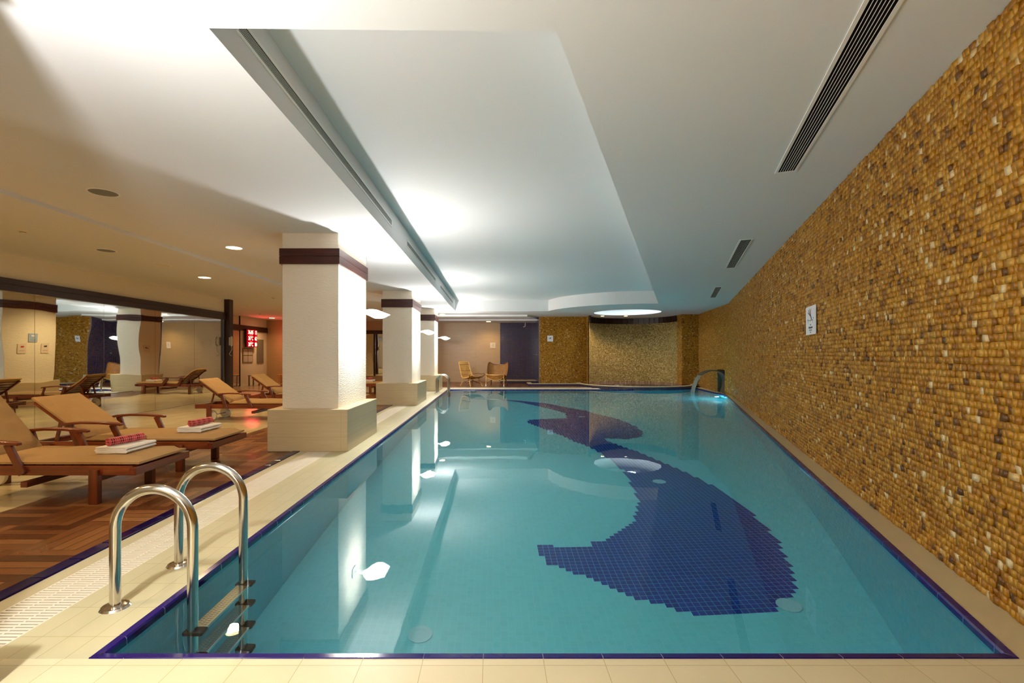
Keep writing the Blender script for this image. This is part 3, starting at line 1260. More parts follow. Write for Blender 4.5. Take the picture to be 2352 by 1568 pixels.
G = 'linear air grilles'
XB = -1.463
grille((XB, 2.72, 3.195), (XB, 6.9, 3.195), 0.115, 5, 'long air grille in the left side of the ceiling recess, nearest', (1, 0, 0), G)
grille((XB, 8.1, 3.195), (XB, 12.1, 3.195), 0.115, 5, 'second air grille along the left side of the ceiling recess', (1, 0, 0), G)
grille((XB, 13.2, 3.195), (XB, 17.3, 3.195), 0.115, 5, 'farthest air grille along the left side of the ceiling recess', (1, 0, 0), G)


def gl(y, off): return 0.90 + 0.392 * y + off


grille((gl(0.4, .06), 0.4, ZC), (gl(4.40, .06), 4.40, ZC), 0.175, 6, 'long black-slotted air grille at the top right of the ceiling', (0, 0, -1), G)
grille((0.95 + .392 * 6.95, 6.95, ZC), (0.95 + .392 * 9.25, 9.25, ZC), 0.175, 6, 'middle air grille in the ceiling beside the mosaic wall', (0, 0, -1), G)
grille((0.93 + .392 * 11.8, 11.8, ZC), (0.93 + .392 * 14.0, 14.0, ZC), 0.175, 6, 'farthest small air grille in the ceiling by the mosaic wall', (0, 0, -1), G)


# ------------------------------------------------------------------ pool ladders
def ladder(y0, label):
    o = thing('pool_ladder', label, 'ladder', (-1.95, y0, 0), 0, 'steel pool ladders')
    for k, y in enumerate((0.0, 0.50)):
        pts = [(0, y, 0.0), (0, y, 0.20), (0, y, 0.40)]
        pts += [(0.2 - 0.2 * math.cos(a), y, 0.41 + 0.2 * math.sin(a)) for a in np.linspace(0.05, PI - 0.05, 22)]
        pts += [(0.40, y, 0.40), (0.40, y, -0.4), (0.40, y, -1.15)]
        MB().tube(pts, 0.0255, 20).build('handrail', 'steel', o, smooth=True)
        MB().cyl((0, y), 0.068, 0.0, 0.010, 32, 0.060).cyl((0, y), 0.052, 0.010, 0.016, 32, 0.034).build('floor_flange', 'steel', o, smooth=True)
    for k, z in enumerate((-0.24, -0.51, -0.78, -1.05)):
        t = box(0.375, 0.455, 0.03, 0.47, z - 0.012, z + 0.012).build('tread', 'steel', o, bevel=0.005)
        m = MB()
        for i in range(22):
            for j in range(3):
                yy_ = 0.05 + 0.018 * i + (0.005 if j % 2 else 0)
                xx = 0.388 + 0.020 * j
                m.box(xx, xx + 0.012, yy_, yy_ + 0.007, z + 0.012, z + 0.015)
        m.build('tread_grip', 'steel', t)
        for y in (0.0, 0.50):
            box(0.36, 0.465, y - 0.033, y + 0.033, z - 0.022, z + 0.020).build('end_cap', 'black', t, bevel=0.012, seg=3)
    return o


ladder(2.47, 'steel pool ladder with two curved handrails in the foreground')
ladder(16.4, 'small distant steel pool ladder beside the farthest column')


# ------------------------------------------------------------------ pool fittings
def fitting(name, label, cat, loc, axis, r, group):
    o = thing(name, label, cat, loc, 0, group)
    s = 1
    MB().ring((0, 0, 0), r * 0.55, r, -0.006, 0.012 if axis != 2 else -0.004, 32, axis).build('flange', 'fitting', o, smooth=True)
    MB().ring((0, 0, 0), 0.001, r * 0.55, -0.006, 0.004 if axis != 2 else -0.005, 24, axis).build('nozzle', 'fitting', o)
    return o


fitting('return_inlet', 'round white inlet in the left pool wall under water', 'pool inlet', (-1.729, 5.15, -0.30), 0, 0.07, 'pool wall inlets')
o = fitting('return_inlet', 'round white inlet in the right pool wall under water', 'pool inlet', (edgex(4.75) - 0.006, 4.75, -0.34), 0, 0.075, 'pool wall inlets')
o.rotation_euler = (0, 0, -math.atan(0.395))
for (x, y, l) in ((2.18, 6.29, 'round white floor drain near the middle of the large dark shape'), (2.17, 11.7, 'round floor drain in the smaller far dark shape'),
                  (2.19, 3.55, 'round floor drain at the lower tip of the large dark shape'), (-0.51, 3.34, 'faint round floor drain near the front left of the pool')):
    fitting('floor_drain', l, 'pool drain', (x, y, ZF + 0.012), 2, 0.085, 'pool floor drains')
# underwater lamps
o = thing('pool_light', 'bright cyan underwater light by the waterfall spout', 'pool light', (7.50, 15.55, -0.28), -0.6)
MB().ring((0, 0, 0), 0.001, 0.10, -0.01, 0.02, 32, 0).build('lens', 'pool_lamp', o)
MB().ring((0, 0, 0), 0.10, 0.13, -0.012, 0.025, 32, 0).build('bezel', 'steel', o)
light('pool_lamp_beam', 'POINT', (-0.22, 0, -0.15), 8, (0.45, 0.95, 1.0), shadow_soft_size=0.06).parent = o

# waterfall spout
o = thing('waterfall_spout', 'curved steel waterfall blade rising from the niche at the far right', 'fountain', w2(1.2, 0, 0))
base = Vector(w2(1.2, 0, 0))
PR = [(-0.04, 0.0), (-0.10, 0.22), (-0.11, 0.42), (-0.06, 0.58), (0.04, 0.70), (0.18, 0.765), (0.34, 0.775), (0.48, 0.74), (0.60, 0.68), (0.68, 0.62)]


def ribbon(prof, s0, s1, th):
    m = MB()
    n = len(prof)
    for i, (u, z) in enumerate(prof):
        a = prof[max(0, i - 1)]
        b = prof[min(n - 1, i + 1)]
        t = Vector((b[0] - a[0], b[1] - a[1])).normalized()
        nn = Vector((-t.y, t.x)) * th / 2
        for (ss, sg) in ((s0, 1), (s1, 1), (s1, -1), (s0, -1)):
            p = Vector(w2(ss, u + nn.x * sg, z + nn.y * sg)) - base
            m.v.append(tuple(p))
    for i in range(n - 1):
        for k in range(4):
            q = (k + 1) % 4
            m.f.append((4 * i + k, 4 * i + q, 4 * i + 4 + q, 4 * i + 4 + k))
    m.f.append((0, 1, 2, 3))
    m.f.append((4 * n - 1, 4 * n - 2, 4 * n - 3, 4 * n - 4))
    return m


ribbon(PR, 0.92, 1.52, 0.03).build('blade', 'steel_dark', o, smooth=True)
for s in (1.0, 1.4):
    c = Vector(w2(s, 0.04, 0)) - base
    MB().cyl((c.x, c.y), 0.02, 0, 0.03, 12).build('bolt', 'steel', o)
FW = [(0.71, 0.59), (0.77, 0.51), (0.83, 0.38), (0.90, 0.18), (0.95, -0.03)]
o2 = ribbon(FW, 0.95, 1.50, 0.012).build('falling_water', 'fall_water', smooth=True)
o2.location = base
o2['kind'] = 'stuff'
tag(o2, 'thin sheet of water falling from the steel spout into the pool', 'water')

# ------------------------------------------------------------------ round whirlpool tub and the low basin beside it
o = thing('whirlpool_tub', 'round whirlpool tub with navy mosaic rim in the curved niche', 'hot tub', (JC[0], JC[1], 0))
m = MB()
st = arc(0, 0, JR, 0, 360, 72)[:-1]
strip(m, st, -0.07, 0.085, True)
m.build('mosaic_skirt', 'mosaic_navy', o, smooth=True)
MB().ring((0, 0), JR - 0.16, JR + 0.015, 0.085, 0.107, 72).build('stone_rim', 'ledge', o, smooth=True)
m = MB(); strip(m, arc(0, 0, JR - 0.16, 0, 360, 72)[:-1], -0.5, 0.085, True)
m.build('inner_wall', 'navy', o, smooth=True)
MB().cyl((0, 0), JR - 0.16, -0.32, -0.3, 64).build('basin_floor', 'navy', o)
tw = MB()
tw.add([(x, y, 0.088) for x, y in arc(0, 0, JR - 0.16, 0, 360, 64)[:-1]], [tuple(range(64))])
tw = tw.build('tub_water', 'water_tub', loc=(JC[0], JC[1], 0))
tw['kind'] = 'stuff'
tag(tw, 'dark purple water inside the round whirlpool tub', 'water')

o = thing('shallow_basin', 'low rectangular basin with navy mosaic edge in front of the mosaic back wall', 'basin', (1.46, 20.0, 0))
m = MB(); m.box(0, 2.25, 0, 0.02, 0, 0.09); m.box(0, 0.02, 0, 0.96, 0, 0.09)
m.build('mosaic_skirt', 'mosaic_navy', o)
m = MB(); m.box(-0.01, 2.2, -0.01, 0.17, 0.09, 0.11); m.box(-0.01, 0.17, 0.17, 0.96, 0.09, 0.11)
m.build('stone_rim', 'ledge', o)
box(0.17, 2.1, 0.17, 0.96, 0.0, 0.085).build('basin_floor', 'navy', o)
# shower kerb
o = thing('shower_kerb', 'low stepped kerb with beige top in front of the navy shower alcove', 'step', (0.33, 22.0, 0))
box(0, 1.66, 0, 1.08, 0.0, 0.10).build('riser', 'mosaic_navy', o)
box(0, 1.66, -0.01, 1.08, 0.10, 0.12).build('stone_top', 'ledge', o)
# shower
o = thing('ceiling_shower', 'small white shower arm hanging from the ceiling of the navy alcove', 'shower', (1.52, 22.8, 2.85))
MB().tube([(0, 0, 0), (0, 0, -0.16), (-0.02, -0.03, -0.2), (-0.06, -0.05, -0.2)], 0.015, 10).build('pipe', 'white', o, smooth=True)
MB().cyl((-0.07, -0.05), 0.04, -0.22, -0.205, 20).build('spray_disc', 'white', o, smooth=True)
o = thing('shower_mixer', 'small chrome mixer tap on the side wall of the navy alcove', 'tap', (2.0, 22.2, 1.32))
MB().ring((0, 0, 0), 0.001, 0.05, -0.03, 0.0, 20, 0).build('plate', 'chrome', o)
MB().tube([(-0.02, 0, 0), (-0.10, 0, 0.01), (-0.14, 0, 0.0)], 0.012, 10).build('lever', 'chrome', o, smooth=True)

# light well lamps
S(MB().ring((5.28, 18.9), 1.28, 1.33, ZC - 0.006, ZC + 0.002, 48).build('trim_8', 'paint'))
o = thing('ceiling_panel_light', 'bright panel light up inside the round ceiling well', 'ceiling light', (5.3, 18.95, 3.44))
box(-0.5, 0.5, -0.5, 0.5, -0.02, 0.0).build('diffuser', 'lamp_cool', o)
m = MB(); m.box(-0.54, 0.54, -0.54, -0.5, -0.03, 0); m.box(-0.54, 0.54, 0.5, 0.54, -0.03, 0)
m.box(-0.54, -0.5, -0.5, 0.5, -0.03, 0); m.box(0.5, 0.54, -0.5, 0.5, -0.03, 0)
m.build('frame', 'white', o)
l = light('panel_lamp', 'AREA', (0, 0, -0.04), 11, (0.80, 0.93, 1.0), size=0.9)
l.parent = o
for x, l in ((4.55, 'left small spotlight in the ceiling edge before the whirlpool'), (5.52, 'right small spotlight in the ceiling edge before the whirlpool')):
    o = thing('spotlight', l, 'ceiling light', (x * 1.03, 20.55, ZC), 0, 'spotlights above the whirlpool')
    MB().cyl((0, 0), 0.07, -0.012, 0, 20).build('lens', 'lamp_warm', o)
    MB().ring((0, 0), 0.07, 0.095, -0.008, 0.002, 24).build('trim_ring', 'white', o)
    l = light('spot_beam', 'SPOT', (0, 0, -0.03), 26, WARM, shadow_soft_size=0.06, spot_size=math.radians(120), spot_blend=0.6)
    l.parent = o


# ------------------------------------------------------------------ loungers
def lounger(name, label, foot, yc, angle=37, rz=0.0, dx=0.0):
    o = thing(name, label, 'sun lounger', (foot, yc, 0), rz, 'wooden sun loungers beside the pool')
    H = 0.31
    for s in (-1, 1):
        box(-2.13, -0.06, s * H - 0.02, s * H + 0.02, 0.245, 0.33).build('side_rail', 'teak', o, bevel=0.005)
    box(-0.06, 0.0, -0.37, 0.37, 0.255, 0.325).build('foot_rail', 'teak_y', o, bevel=0.006)
    box(-2.13, -2.07, -0.29, 0.29, 0.25, 0.32).build('head_rail', 'teak_y', o, bevel=0.006)
    for s in (-1, 1):
        box(-0.42, -0.34, s * 0.335 - 0.028, s * 0.335 + 0.028, 0, 0.30).build('leg', 'teak_z', o, bevel=0.006)
        box(-1.89, -1.81, s * 0.335 - 0.028, s * 0.335 + 0.028, 0, 0.30).build('leg', 'teak_z', o, bevel=0.006)
        MB().ring((-1.85, s * 0.25, 0.105), 0.012, 0.105, -0.018, 0.018, 36, 1).build('wheel', 'cream_plastic', o, smooth=True)
    MB().tube([(-1.85, -0.27, 0.105), (-1.85, 0.27, 0.105)], 0.01, 10).build('axle', 'steel_dark', o, smooth=True)
    box(-0.40, -0.36, -0.31, 0.31, 0.19, 0.24).build('stretcher', 'teak_y', o, bevel=0.004)
    box(-1.0, -0.94, -0.37, 0.37, 0.15, 0.20).build('stretcher', 'teak_y', o, bevel=0.004)
    m = MB()
    x = -0.12
    while x > -1.42:
        m.box(x - 0.06, x, -0.29, 0.29, 0.315, 0.332)
        x -= 0.085
    m.build('seat_slats', 'teak_y', o)
    a = math.radians(angle)
    hx, hz = -1.46, 0.325
    ux, uz = -math.cos(a), math.sin(a)
    nx, nz = math.sin(a), math.cos(a)

    def bp(t, w_, n_):
        return (hx + ux * t + nx * n_, w_, hz + uz * t + nz * n_)
    for s in (-1, 1):
        MB().beam(bp(0, s * 0.27, 0), bp(0.74, s * 0.27, 0), 0.035, 0.04, (0, 1, 0)).build('backrest_rail', 'teak', o, bevel=0.004)
    m = MB()
    for k in range(8):
        t = 0.04 + 0.09 * k
        m.beam(bp(t, -0.28, 0.012), bp(t, 0.28, 0.012), 0.06, 0.014, (nx, 0, nz))
    m.build('backrest_slats', 'teak_y', o)
    for s in (-1, 1):
        MB().beam(bp(0.42, s * 0.22, -0.02), (hx - 0.42, s * 0.22, 0.27), 0.025, 0.03, (0, 1, 0)).build('prop_strut', 'teak', o)
    # cushions: soft slabs
    def slab(name, P, L, Wd, th):
        m = MB()
        nu, nv = 18, 10
        for side in (1, 0):
            for i in range(nu + 1):
                for j in range(nv + 1):
                    u, v = i / nu, j / nv
                    e = min(u, 1 - u) * L, min(v, 1 - v) * Wd
                    r = 0.045
                    k = 1.0
                    for q in e:
                        if q < r:
                            k *= math.sqrt(max(0.0, 1 - (1 - q / r) ** 2))
                    puff = 0.006 * math.sin(PI * u) * math.sin(PI * v) + 0.0025 * math.sin(23 * u + 7 * v) * k
                    n_ = th * (0.50 + 0.50 * k) + puff if side else th * 0.18 * (1 - k)
                    m.v.append(P(u * L, (v - 0.5) * Wd, n_))
        N = (nu + 1) * (nv + 1)
        for i in range(nu):
            for j in range(nv):
                a_ = i * (nv + 1) + j
                m.f.append((a_, a_ + 1, a_ + nv + 2, a_ + nv + 1))
                m.f.append((N + a_, N + a_ + nv + 1, N + a_ + nv + 2, N + a_ + 1))
        ed = [i * (nv + 1) for i in range(nu + 1)] + [nu * (nv + 1) + j for j in range(1, nv + 1)]
        ed += [i * (nv + 1) + nv for i in range(nu - 1, -1, -1)] + [j for j in range(nv - 1, 0, -1)]
        for q in range(len(ed)):
            a_, b_ = ed[q], ed[(q + 1) % len(ed)]
            m.f.append((a_, b_, N + b_, N + a_))
        return m.build(name, 'cushion', o, smooth=True)
    slab('seat_cushion', lambda u, v, n: (-0.005 - u, v, 0.331 + n), 1.455, 0.64, 0.062)
    slab('back_cushion', lambda u, v, n: bp(u + 0.02, v, 0.020 + n), 0.76, 0.62, 0.062)
    for s in (-1, 1):
        pts = [(-1.70, 0.515), (-1.62, 0.535), (-1.45, 0.548), (-1.25, 0.545), (-1.10, 0.535), (-1.02, 0.525)]
        m = MB()
        n = len(pts)
        for i, (x, z) in enumerate(pts):
            wv = (0.024, 0.034, 0.032, 0.032, 0.036, 0.026)[i]
            for yy_, zz in ((-wv, -0.014), (wv, -0.014), (wv, 0.014), (-wv, 0.014)):
                m.v.append((x, s * 0.355 + yy_, z + zz))
        for i in range(n - 1):
            for k in range(4):
                q = (k + 1) % 4
                m.f.append((4 * i + k, 4 * i + q, 4 * i + 4 + q, 4 * i + 4 + k))
        m.f += [(0, 1, 2, 3), (4 * n - 1, 4 * n - 2, 4 * n - 3, 4 * n - 4)]
        m.build('armrest', 'teak', o, bevel=0.007, seg=3)
        MB().beam((-1.13, s * 0.350, 0.525), (-1.00, s * 0.345, 0.26), 0.03, 0.062, (1, 0, 0)).build('arm_support', 'teak_z', o, bevel=0.005)
        MB().beam((-1.60, s * 0.350, 0.525), (-1.50, s * 0.345, 0.26), 0.03, 0.062, (1, 0, 0)).build('arm_support', 'teak_z', o, bevel=0.005)
    return o


lounger('sun_lounger', 'nearest sun lounger, cut off by the left edge of the photo', -3.10, 4.52, 50)
lounger('sun_lounger', 'second sun lounger with a red towel roll on its foot, behind the nearest one', -3.12, 5.69, 36)
lounger('sun_lounger', 'third sun lounger standing before the mirrors, partly behind the nearest column', -3.74, 9.75, 36)
lounger('sun_lounger', 'fourth sun lounger, its backrest just showing left of the nearest column', -3.80, 11.9, 36)
lounger('sun_lounger', 'farthest sun lounger, its foot end seen between the first two columns', -3.72, 16.3, 36)


# ------------------------------------------------------------------ towels
def folded_towel(label, x, y, z, rz):
    # serpentine sheet seen from its end
    path = []
    L, th, n = 0.27, 0.0145, 4
    for k in range(n):
        zz = th * (k + 0.5)
        xs = np.linspace(-L / 2, L / 2, 7)
        if k % 2:
            xs = xs[::-1]
        for x_ in xs:
            path.append((x_, zz + 0.0012 * math.sin(x_ * 30 + k)))
        if k < n - 1:
            sx = xs[-1]
            sg = 1 if sx > 0 else -1
            path.append((sx + sg * 0.007, zz + th / 2))
    up, dn = [], []
    h = 0.0062
    for i, p in enumerate(path):
        a, b = path[max(0, i - 1)], path[min(len(path) - 1, i + 1)]
        t = Vector((b[0] - a[0], b[1] - a[1])).normalized()
        up.append((p[0] - t.y * h, p[1] + t.x * h))
        dn.append((p[0] + t.y * h, p[1] - t.x * h))
    m = MB()
    ring_ = up + dn[::-1]
    N = len(ring_)
    ys = np.linspace(-0.2, 0.2, 9)
    for q, yv in enumerate(ys):
        m.v += [(a + 0.004 * math.sin(yv * 17), yv, max(0.0003, b + 0.001 * math.sin(yv * 25))) for a, b in ring_]
    for q in range(len(ys) - 1):
        for i in range(N):
            j = (i + 1) % N
            m.f.append((q * N + i, q * N + j, (q + 1) * N + j, (q + 1) * N + i))
    K = len(path)
    for base_ in (0, (len(ys) - 1) * N):
        for i in range(K - 1):
            m.f.append((base_ + i, base_ + i + 1, base_ + N - 2 - i, base_ + N - 1 - i))
    o = m.build('folded_towel', 'towel', smooth=True)
    o.location = (x, y, z)
    o.rotation_euler = (0, 0, rz)
    return tag(o, label, 'towel', 'folded white towels')


def towel_roll(label, x, y, z, rz, L=0.34):
    o = thing('rolled_towel', label, 'towel', (x, y, z), rz, 'rolled red towels')
    pts = []
    for i in range(90):
        a = i * 0.24
        r = 0.006 + 0.0014 * a
        pts.append((r * math.cos(a), r * math.sin(a)))
    R_ = 0.006 + 0.0014 * 89 * 0.24
    up, dn = [], []
    for i, p in enumerate(pts):
        a, b = pts[max(0, i - 1)], pts[min(len(pts) - 1, i + 1)]
        t = Vector((b[0] - a[0], b[1] - a[1])).normalized()
        up.append((p[0] - t.y * 0.0032, R_ + p[1] + t.x * 0.0032))
        dn.append((p[0] + t.y * 0.0032, R_ + p[1] - t.x * 0.0032))
    m = MB()
    ring_ = up + dn[::-1]
    N = len(ring_)
    for yv in (-L / 2, -L / 6, L / 6, L / 2):
        m.v += [(a, yv, max(b, 0.0005)) for a, b in ring_]
    for q in range(3):
        for i in range(N):
            j = (i + 1) % N
            m.f.append((q * N + i, q * N + j, (q + 1) * N + j, (q + 1) * N + i))
    for base_ in (0, 3 * N):
        for i in range(len(pts) - 1):
            m.f.append((base_ + i, base_ + i + 1, base_ + N - 2 - i, base_ + N - 1 - i))
    m.build('cloth', 'plaid', o, smooth=True)
    m = MB()
    for k in range(9):
        y0 = L / 2
        x0 = 0.028 + 0.004 * math.sin(k)
        z0 = 0.012 + 0.004 * k
        m.tube([(x0 - 0.01, y0 - 0.002, z0), (x0, y0 + 0.012, z0 - 0.004), (x0 + 0.004 * math.sin(k * 2), y0 + 0.026, max(0.004, z0 - 0.014))], 0.0015, 5)
    m.build('fringe', 'plaid', o)
    return o


zt = 0.402
folded_towel('folded white towel under the red roll on the nearest lounger', -3.49, 4.56, zt, 0.03)
towel_roll('red plaid rolled towel on the white towel of the nearest lounger', -3.50, 4.56, zt + 0.0605, -0.20)
folded_towel('folded white towel on the second lounger foot end', -3.53, 5.76, zt, -0.02)
towel_roll('red plaid rolled towel on the second lounger', -3.52, 5.76, zt + 0.0605, -0.12)
folded_towel('folded white towel on the distant lounger seen between columns', -4.2, 16.3, zt, 0.05)
towel_roll('red rolled towel on the distant lounger seen between columns', -4.2, 16.3, zt + 0.0605, -0.1)


# ------------------------------------------------------------------ rattan chairs
def shell(fn, nu, nv, th):
    m = MB()
    for k in (0, 1):
        for i in range(nu + 1):
            for j in range(nv + 1):
                p = Vector(fn(i / nu, j / nv))
                e = 0.01
                du = Vector(fn(min(1, i / nu + e), j / nv)) - Vector(fn(max(0, i / nu - e), j / nv))
                dv = Vector(fn(i / nu, min(1, j / nv + e))) - Vector(fn(i / nu, max(0, j / nv - e)))
                nn = du.cross(dv).normalized()
                m.v.append(tuple(p + nn * (th / 2 if k else -th / 2)))
    N = (nu + 1) * (nv + 1)
    for i in range(nu):
        for j in range(nv):
            a = i * (nv + 1) + j
            m.f.append((a, a + 1, a + nv + 2, a + nv + 1))
            m.f.append((N + a, N + a + nv + 1, N + a + nv + 2, N + a + 1))
    ed = [i * (nv + 1) for i in range(nu + 1)] + [nu * (nv + 1) + j for j in range(1, nv + 1)]
    ed += [i * (nv + 1) + nv for i in range(nu - 1, -1, -1)] + [j for j in range(nv - 1, 0, -1)]
    for q in range(len(ed)):
        a, b = ed[q], ed[(q + 1) % len(ed)]
        m.f.append((a, b, N + b, N + a))
    return m


# tall-backed chair, local +(-y) is its front
o = thing('rattan_chair', 'tall-backed pale rattan lounge chair, left of the pair', 'chair', (-0.95, 20.1, 0), 0.75)
prof_s = [(0.42, 0.40), (0.25, 0.33), (0.05, 0.29), (-0.12, 0.30), (-0.25, 0.42), (-0.34, 0.62), (-0.40, 0.82), (-0.46, 1.0)]  # (forward, z)


def interp(pr, t):
    k = min(int(t * (len(pr) - 1)), len(pr) - 2)
    f = t * (len(pr) - 1) - k
    return tuple(pr[k][i] * (1 - f) + pr[k + 1][i] * f for i in range(len(pr[0])))


def fn1(u, v):
    f, z = interp(prof_s, u)
    wd = 0.30 - 0.03 * u + 0.06 * math.sin(PI * min(1, u * 1.6))
    s = (v - 0.5) * 2
    return (s * wd, -f, z + 0.07 * s * s * (1 - u) * 0.9 + 0.0)


shell(fn1, 28, 12, 0.014).build('woven_seat', 'rattan', o, smooth=True)
for s in (0, 1):
    MB().tube([fn1(t, s) for t in np.linspace(0, 1, 24)], 0.016, 8).build('side_pole', 'cane', o, smooth=True)
    sg = -1 if s == 0 else 1
    MB().tube([(sg * 0.33, 0.20, 0.50), (sg * 0.42, 0.05, 0.52), (sg * 0.47, -0.15, 0.50), (sg * 0.46, -0.36, 0.52), (sg * 0.40, -0.46, 0.50),
               (sg * 0.36, -0.30, 0.36), (sg * 0.34, -0.05, 0.31)], 0.014, 8).build('arm_loop', 'cane_dark', o, smooth=True)
    for fy in (-0.30, 0.22):
        MB().tube([(sg * 0.24, fy * 0.8, 0.33), (sg * 0.27, fy * 0.9, 0.2), (sg * 0.33, fy * 1.25, 0.0)], 0.015, 8).build('leg', 'cane', o, smooth=True)
MB().tube([fn1(1, v) for v in np.linspace(0, 1, 10)], 0.018, 8).build('top_pole', 'cane', o, smooth=True)
for t in (0.92, 0.72, 0.56, 0.3):
    MB().tube([tuple(Vector(fn1(t, v)) + Vector((0, -0.012, 0.004))) for v in np.linspace(0, 1, 8)], 0.007, 6).build('cross_cane', 'cane_dark', o, smooth=True)
m = MB()
m.tube([(0.27 * math.cos(a), 0.24 * math.sin(a), 0.17 + 0.04 * math.sin(3 * a)) for a in np.linspace(0, 2 * PI, 25)[:-1]], 0.010, 7, closed=True)
m.tube([(-0.3, -0.3, 0.10), (0, -0.1, 0.24), (0.3, -0.3, 0.10)], 0.009, 6)
m.tube([(-0.3, 0.22, 0.10), (0, 0.1, 0.24), (0.3, 0.22, 0.10)], 0.009, 6)
m.build('under_ring', 'cane_dark', o, smooth=True)

# wide barrel chair
o = thing('rattan_chair', 'wide winged amber rattan chair, right of the pair', 'chair', (0.15, 20.2, 0), -0.22)


def fn2(u, v):   # back shell: v around (0..1), u up
    a = math.radians(-22 + 224 * v)
    fl = 1 + 0.20 * u
    t = abs(v - 0.5) * 2
    x = 0.37 * math.cos(a) * fl
    y = 0.30 * math.sin(a) * fl + 0.06 + 0.12 * u
    top = 0.88 + 0.10 * math.exp(-((t - 0.56) / 0.2) ** 2) - 0.42 * max(0.0, (t - 0.66) / 0.34) ** 1.2
    return (x, y, 0.30 + (top - 0.30) * u)


def fn3(u, v):   # seat bowl
    s = (v - 0.5) * 2
    wd = 0.41 - 0.05 * u
    f = 0.42 - 0.80 * u
    return (s * wd, -f, 0.47 - 0.06 * math.sin(PI * u) + 0.02 * s * s)


def fn4(u, v):   # front apron
    s = (v - 0.5) * 2
    return (s * (0.41 - 0.03 * u), -0.42 + 0.05 * u + 0.06 * s * s, 0.47 + 0.02 * s * s - u * (0.22 - 0.13 * s * s))


shell(fn2, 14, 30, 0.014).build('woven_back', 'rattan_dark', o, smooth=True)
shell(fn3, 12, 12, 0.014).build('woven_seat', 'rattan_dark', o, smooth=True)
shell(fn4, 6, 16, 0.014).build('woven_apron', 'rattan_dark', o, smooth=True)
MB().tube([fn2(1, v) for v in np.linspace(0, 1, 34)], 0.020, 8).build('top_roll', 'cane_dark', o, smooth=True)
MB().tube([tuple(Vector(fn2(0.5, v)) * 0.99) for v in np.linspace(0.05, 0.95, 26)], 0.008, 6).build('cross_cane', 'cane_dark', o, smooth=True)
MB().tube([fn4(1, v) for v in np.linspace(0, 1, 16)], 0.012, 8).build('apron_edge', 'cane', o, smooth=True)
MB().tube([fn4(0, v) for v in np.linspace(0, 1, 16)], 0.015, 8).build('seat_edge', 'cane', o, smooth=True)
for sg in (-1, 1):
    MB().tube([(sg * 0.37, -0.36, 0.48), (sg * 0.38, -0.36, 0.2), (sg * 0.38, -0.38, 0.08)], 0.016, 8).build('leg', 'cane', o, smooth=True)
    MB().tube([(sg * 0.38, -0.38, 0.08), (sg * 0.38, -0.385, 0.0)], 0.02, 8).build('foot_cap', 'white', o, smooth=True)
    MB().tube([(sg * 0.30, 0.30, 0.40), (sg * 0.32, 0.36, 0.2), (sg * 0.36, 0.46, 0.0)], 0.022, 8).build('leg', 'cane_dark', o, smooth=True)
    MB().tube([(sg * 0.38, -0.36, 0.1), (sg * 0.26, -0.3, 0.2), (sg * 0.1, -0.2, 0.26)], 0.010, 6).build('brace', 'cane_dark', o, smooth=True)


# ------------------------------------------------------------------ signs
def sign_right():
    # on the leaning mosaic wall
    y = 5.78
    d = Vector((KW, 1, 0)).normalized()
    nrm = Vector((-d.y, d.x, 0))
    zc = 1.72
    p = Vector((wallx(y), y, zc)) + nrm * (0.07 * zc / ZC + 0.032)
    o = thing('safety_sign', 'white no-diving sign on the right mosaic wall', 'sign', tuple(p))
    # local frame: x' runs from far to near (left to right for the viewer): facing normal nrm
    ang = math.atan2(-d.y, -d.x)  # viewer looking at wall from the room: right = -(-d)?
    # viewer on the left of travel, looking along -nrm; far end (d) is on the viewer's left, so right = -d
    R = Matrix(((-d.x, 0, nrm.x), (-d.y, 0, nrm.y), (0, 1, 0))).to_4x4()
    e = R.to_euler()
    W_, H_ = 0.46, 0.345
    pl = MB().box(-W_ / 2, W_ / 2, -H_ / 2, H_ / 2, -0.008, 0.0).build('plate', 'sign', o)
    pl.rotation_euler = e
    g = MB()
    def bar(x0, y0, x1, y1, t):
        g.beam((x0, y0, 0.001), (x1, y1, 0.001), t, 0.001, (0, 0, 1))
    # diving figure over a pool outline
    bar(-0.10, 0.13, 0.00, 0.055, 0.012); bar(-0.04, 0.14, 0.01, 0.06, 0.012); bar(-0.12, 0.10, 0.0, 0.05, 0.012)
    bar(0.0, 0.06, 0.05, 0.015, 0.022); bar(0.05, 0.015, 0.06, -0.0, 0.014)
    bar(-0.12, 0.0, 0.12, 0.0, 0.006); bar(-0.12, 0.0, -0.12, -0.035, 0.005); bar(0.10, 0.0, 0.10, -0.035, 0.005)
    f = g.build('pictogram', 'ink', o); f.rotation_euler = e
    g = MB(); bar(0.03, 0.14, 0.01, 0.055, 0.007); bar(0.01, 0.055, 0.01, -0.02, 0.005)
    f = g.build('red_slash', 'ink_red', o); f.rotation_euler = e
    for k in ((-0.13, 0.012), (0.13, 0.022)):
        g = MB().cyl(k, 0.011, 0, 0.001, 12); f = g.build('dot', 'ink', o); f.rotation_euler = e
    for body, size, yy_, mt in (('DO', 0.03, -0.055, 'ink_grey'), ('Atlamayiniz', 0.042, -0.085, 'ink'), ('Do not dive', 0.026, -0.118, 'ink_grey'), ('Jump', 0.024, -0.142, 'ink_grey')):
        lp = R @ Vector((0, yy_, 0.0008))
        text('lettering', body, size, mt, o, tuple(lp), e)


sign_right()


def sign_flat(name, label, cat, loc, rot, W_, H_, mat='sign', marks=(), texts=()):
    o = thing(name, label, cat, loc)
    o.rotation_euler = rot
    box(-W_ / 2, W_ / 2, -H_ / 2, H_ / 2, 0, 0.008).build('plate', mat, o)
    for (x0, y0, x1, y1, mt) in marks:
        box(x0, x1, y0, y1, 0.008, 0.0095).build('mark', mt, o)
    for (b, s, x, y, mt) in texts:
        text('lettering', b, s, mt, o, (x, y, 0.0092), (0, 0, 0))
    return o


